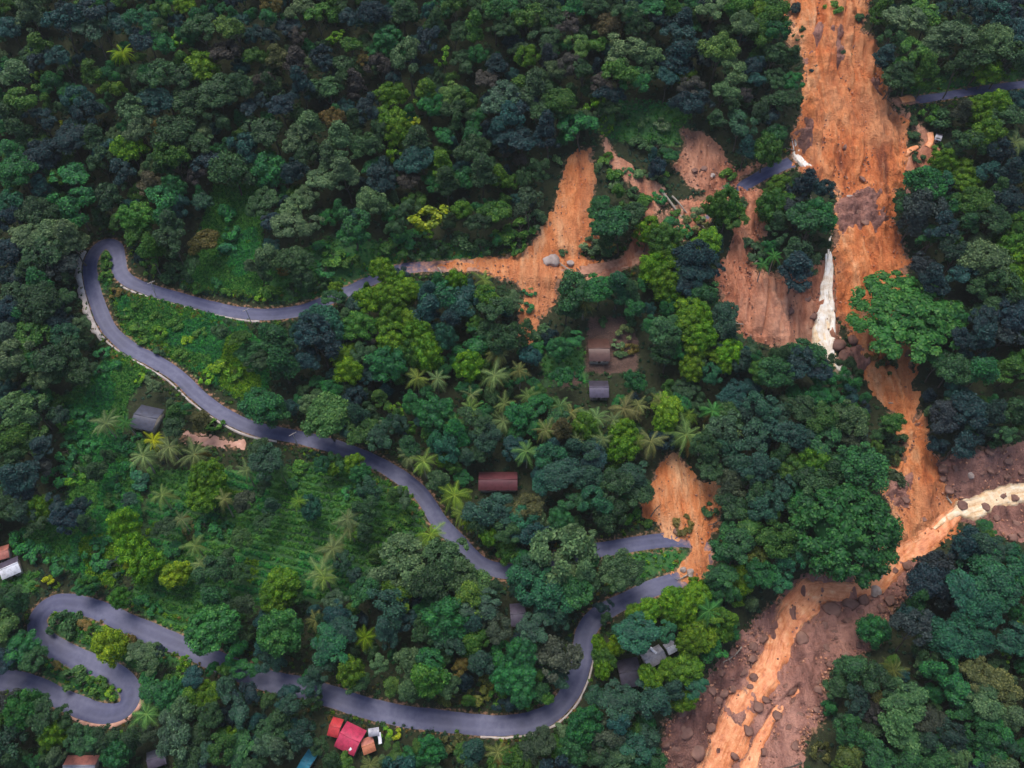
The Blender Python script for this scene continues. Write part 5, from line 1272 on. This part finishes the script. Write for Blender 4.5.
def corrugated(L, Wd, z0, z1, side):
    """one roof slope of length L along x; from the ridge (y=0,z1) to the eave (y=side*Wd,z0)"""
    n = int(L / .45) * 2; xs = np.linspace(-L / 2, L / 2, n + 1)
    V = []
    for x, k in zip(xs, range(n + 1)):
        w = .045 if k % 2 else -.045
        V += [(x, side * .04, z1 + w), (x, side * Wd, z0 + w), (x, side * .04, z1 + w - .06), (x, side * Wd, z0 + w - .06)]
    f = []
    for k in range(n):
        a = 4 * k; b = a + 4
        f += [(a, b, b + 1, a + 1), (a + 2, a + 3, b + 3, b + 2), (a + 1, b + 1, b + 3, a + 3)]
    return np.array(V), np.array(f)
def house(px, py, L, Wd, ang, mats, label, eave=2.6, rise=1.1, name='house', chimney=False):
    p, _ = ground([px], [py], eave + rise * .5); x, y = p[0, :2]
    c, s = math.cos(ang), math.sin(ang)
    cs = [zat(x + c * u - s * v, y + s * u + c * v) for u in (-L / 2, L / 2) for v in (-Wd / 2, Wd / 2)]
    zf = float(np.mean(cs)); low = float(min(cs)) - zf
    root = link(name, None, None, (x, y, zf), (0, 0, ang)); tag(root, label, 'house' if name == 'house' else name.split('_')[-1])
    l2, w2 = L / 2 - .45, Wd / 2 - .45
    parts = [box(0, -w2, (eave + low - .5) / 2, 2 * l2, .2, eave - low + .5), box(0, w2, (eave + low - .5) / 2, 2 * l2, .2, eave - low + .5),
             box(-l2 + .1, 0, (eave + low - .5) / 2, .2, 2 * w2 - .2, eave - low + .5), box(l2 - .1, 0, (eave + low - .5) / 2, .2, 2 * w2 - .2, eave - low + .5)]
    link('wall', mesh_np('wall', *join_parts(parts), WALLM), root)
    for k, sd in enumerate((-1, 1)):
        link('roof_slope', mesh_np('roof_slope', *corrugated(L, Wd / 2 + .35, eave - .1, eave + rise, sd), mats[k % len(mats)]), root)
    link('ridge_cap', mesh_np('ridge_cap', *box(0, 0, eave + rise + .06, L + .1, .35, .08), mats[0]), root)
    d = link('door', mesh_np('door', *box(0, -w2 - .12, 1.0, .9, .06, 2.0), WOODM), root)
    link('handle', mesh_np('handle', *box(.35, -w2 - .17, 1.0, .06, .05, .18), CONCRETE), d)
    for u in (-.55, .55):
        w_ = link('window', mesh_np('window', *box(u * l2, -w2 - .12, 1.4, 1.2, .06, 1.0), CONCRETE), root)
        link('pane', mesh_np('pane', *box(u * l2, -w2 - .16, 1.4, 1.0, .03, .8), GLASS), w_)
    return root
RED = metal('red_roof', (.55, .05, .06)); CRIM = metal('crimson_roof', (.52, .045, .11)); MAROON = metal('maroon_roof', (.115, .034, .042)); GREYR = metal('grey_roof', (.36, .36, .42)); SLATE = metal('slate_roof', (.07, .075, .11))
TEAL = metal('teal_roof', (.02, .20, .30)); DARKR = metal('dark_roof', (.055, .05, .075)); WHITER = metal('white_roof', (.72, .74, .82)); PINKR = metal('pink_tile_roof', (.48, .18, .14)); ORNG = metal('orange_sheet', (.55, .20, .11))
BROWN = metal('brown_tile_roof', (.105, .052, .042))
house(599, 350, 7.4, 9.0, R(0), [BROWN, BROWN], 'house with rusty brown roof on the bare brown plot', 2.3, .9)
PURP = metal('purple_grey_roof', (.10, .088, .135))
house(350, 738, 6.4, 6.6, R(-24), [CRIM, CRIM], 'house with crimson sheet roof just below the lowest stretch of road')
house(335, 727, 3.2, 4.4, R(-14), [RED, RED], 'small annex with bright red roof left of the crimson-roofed house', 2.9, .8, 'annex')
house(368, 745, 3.6, 3.6, R(20), [ORNG, PINKR], 'small outhouse with orange roof right of the crimson-roofed house', 2.3, .5, 'outhouse')
house(306, 763, 3.2, 6.0, R(-28), [TEAL, TEAL], 'shed with teal blue roof at the bottom edge under the red-roofed house', 2.4, .6, 'shed')
house(498, 480, 12.5, 6.0, R(0), [MAROON, MAROON], 'long house with maroon roof among palms above the middle road')
house(518, 614, 4.6, 6.2, R(4), [PURP, PURP], 'small shed with purplish grey roof between trees left of the bend', 2.4, .7, 'shed')
house(654, 656, 6.6, 4.2, R(27), [GREYR, GREYR], 'house with pale grey sheet roof among yellow-green trees near the rubble bed')
house(671, 647, 3.4, 2.8, R(27), [WHITER, GREYR], 'little white-roofed outhouse touching the pale grey roofed house', 2.3, .5, 'outhouse')
house(630, 672, 6.5, 7.5, R(10), [DARKR, DARKR], 'house with near-black roof left of the pale grey roofed house')
house(146, 417, 8.4, 8.0, R(-14), [SLATE, SLATE], 'house with dark slate-blue roof beside the upper dirt track', 2.6, .9)
house(9, 567, 5.6, 5.2, R(28), [WHITER, PURP], 'house with striped white and purple roof at the left edge')
house(2, 552, 3.8, 4.0, R(20), [PINKR, PINKR], 'outhouse with pink tiled roof above the striped roof at the left edge', 2.4, .7, 'outhouse')
house(599, 388, 6.6, 6.2, R(0), [PURP, DARKR], 'house with dark purple-grey roof below the bare brown plot')
house(80, 766, 9.0, 5.0, R(0), [GREYR, PINKR], 'house with pale patched roof cut by the bottom edge at the left')
house(156, 758, 5.0, 4.2, R(20), [PURP, SLATE], 'shed with dark purple roof near the bottom edge below the hairpins', 2.4, .7, 'shed')
house(939, 136, 2.4, 3.6, R(-25), [GREYR, PURP], 'wrecked hut with white roof sheets right of the great mudslide', 1.5, .5, 'hut')
def loose_sheet(px, py, L, Wd, ang, mat, label):
    p, _ = ground([px], [py], .6)
    n = 8; V = []
    for k in range(n + 1):
        x = -L / 2 + L * k / n; z = .06 * (k % 2) + .12 * math.sin(k)
        V += [(x, -Wd / 2, z), (x, Wd / 2, z + .15), (x, -Wd / 2, z - .03), (x, Wd / 2, z + .12)]
    f = []
    for k in range(n):
        a = 4 * k; b = a + 4; f += [(a, b, b + 1, a + 1), (a + 2, a + 3, b + 3, b + 2), (a, a + 2, b + 2, b), (a + 1, b + 1, b + 3, a + 3)]
    o = link('roofing_sheet', mesh_np('roofing_sheet', np.array(V), np.array(f), mat), None, (p[0, 0], p[0, 1], zat(p[0, 0], p[0, 1]) + 3.2), (.15, .1, ang))
    tag(o, label, 'sheet')
loose_sheet(349, 746, 3.8, .9, R(-55), WHITER, 'long white roofing sheet in front of the crimson roof')
loose_sheet(381, 740, 3.0, 1.0, R(-78), WHITER, 'upright white sheet right of the orange-roofed outhouse')
loose_sheet(652, 653, 2.4, .8, R(-40), WHITER, 'bright white sheet on the pale grey roof')
loose_sheet(375, 734, 3.0, 2.2, R(10), GREYR, 'grey sheet between the red house and the road')

# ------------------------------------------------------------------ roadside pieces
def offset_path(r, px0, px1, side_of, off):
    """part of a road between two pixels, shifted sideways"""
    p_, _ = project(np.column_stack([r['xy'], r['z']]))
    a = int(np.argmin(np.hypot(p_[:, 0] - px0[0], p_[:, 1] - px0[1]))); b = int(np.argmin(np.hypot(p_[:, 0] - px1[0], p_[:, 1] - px1[1])))
    a, b = min(a, b), max(a, b)
    xy = r['xy'][a:b + 1]; z = r['z'][a:b + 1]
    tan = np.gradient(xy, axis=0); tan /= np.linalg.norm(tan, axis=1, keepdims=True)
    nor = np.stack([-tan[:, 1], tan[:, 0]], -1) * side_of
    return xy + nor * off, z, nor
def wall_strip(name, r, p0, p1, side, off, width, top, depth, mat, wob=.1):
    xy, z, nor = offset_path(r, p0, p1, side, off)
    n = len(xy); V = []
    for k in range(n):
        w = width * (1 + wob * math.sin(k * .9) + wob * .7 * math.sin(k * 2.3))
        a = xy[k]; b = xy[k] + nor[k] * w; t_ = z[k] + top * (1 + .12 * math.sin(k * 1.7))
        V += [(a[0], a[1], z[k] - .4), (a[0], a[1], t_), (b[0], b[1], t_ - .06), (b[0] + nor[k, 0] * depth * .25, b[1] + nor[k, 1] * depth * .25, z[k] - depth)]
    f = []
    for k in range(n - 1):
        for c in range(3):
            a = 4 * k + c; f.append((a, a + 1, a + 5, a + 4))
    f.append((0, 3, 2, 1)); f.append((4 * n - 4, 4 * n - 3, 4 * n - 2, 4 * n - 1))
    return link(name, mesh_np(name, np.array(V), np.array(f), mat))
RD = roads[0]
tag(wall_strip('retaining_wall', RD, (92, 250), (112, 333), -1, 2.9, 1.9, .45, 3.0, CONCRETE, .22), 'pale broken concrete retaining wall along the outside of the upper hairpin', 'wall')
tag(wall_strip('kerb_wall', RD, (114, 336), (281, 434), -1, 3.0, .45, .4, 1.0, CONCRETE), 'thin pale kerb wall along the downhill side of the road below the upper hairpin', 'wall')
tag(wall_strip('kerb_wall', RD, (128, 281), (262, 314), 1, 3.0, .45, .35, 1.0, CONCRETE), 'thin pale kerb wall along the downhill side of the upper road', 'wall')
tag(wall_strip('kerb_wall', RD, (130, 690), (72, 704), 1, 2.95, .9, .3, 1.5, DIRT, .3), 'pinkish kerb edging the outside of the bottom-left hairpin bend', 'wall')
tag(wall_strip('kerb_wall', RD, (584, 645), (480, 725), 1, 3.0, .5, .25, 1.0, CONCRETE, .25), 'pale edge kerb on the outside of the bend near the bottom centre', 'wall')
def pole(px, py, lean, label):
    p, _ = ground([px], [py]); x, y = p[0, :2]; zg = float(zat(x, y))
    root = link('utility_pole', None, None, (x, y, zg), (lean[0], lean[1], .6)); tag(root, label, 'pole', 'utility poles by the road')
    link('post', mesh_np('post', *tube([(0, 0, -.5), (0, 0, 4), (0, 0, 8.2)], [.16, .14, .11], 8), CONCRETE, None, True), root)
    link('crossarm', mesh_np('crossarm', *box(0, .16, 7.6, 2.6, .14, .16), CONCRETE), root)
    for u in (-1.15, 0.5, 1.15):
        link('insulator', mesh_np('insulator', *tube([(u, .16, 7.68), (u, .16, 7.8), (u, .16, 7.95)], [.05, .09, .04], 7), WHITER), root)
pole(298, 446, (0, 0), 'concrete utility pole beside the middle road above the crop terraces')
pole(252, 324, (0, 0), 'concrete utility pole on the lower side of the upper road, east of the hairpin')
pole(156, 296, (.12, .1), 'leaning utility pole beside the upper road just east of the hairpin')
flush_labels()

# ------------------------------------------------------------------ damp air over the valley
hv = bpy.data.materials.new('damp_air'); hv.use_nodes = True
hn = hv.node_tree; hn.nodes.remove(hn.nodes['Principled BSDF'])
pv = hn.nodes.new('ShaderNodeVolumePrincipled'); pv.inputs['Color'].default_value = (.86, .90, .96, 1); pv.inputs['Density'].default_value = .000045; pv.inputs['Anisotropy'].default_value = 0.0
hn.links.new(pv.outputs[0], hn.nodes['Material Output'].inputs['Volume'])
zlo, zhi = float(ZZ.min()) - 1.0, max(float(ZZ.max()) + 30, CAM[2] + 5)
hx = float(GX.max()) + 5; hy = float(max(GY.max(), -GY.min())) + 5
o = link('haze', mesh_np('haze', *box(0, 0, (zlo + zhi) / 2, 2 * hx, 2 * hy, zhi - zlo), hv)); o['kind'] = 'stuff'; o['label'] = 'thin bluish damp air over the forested valley'
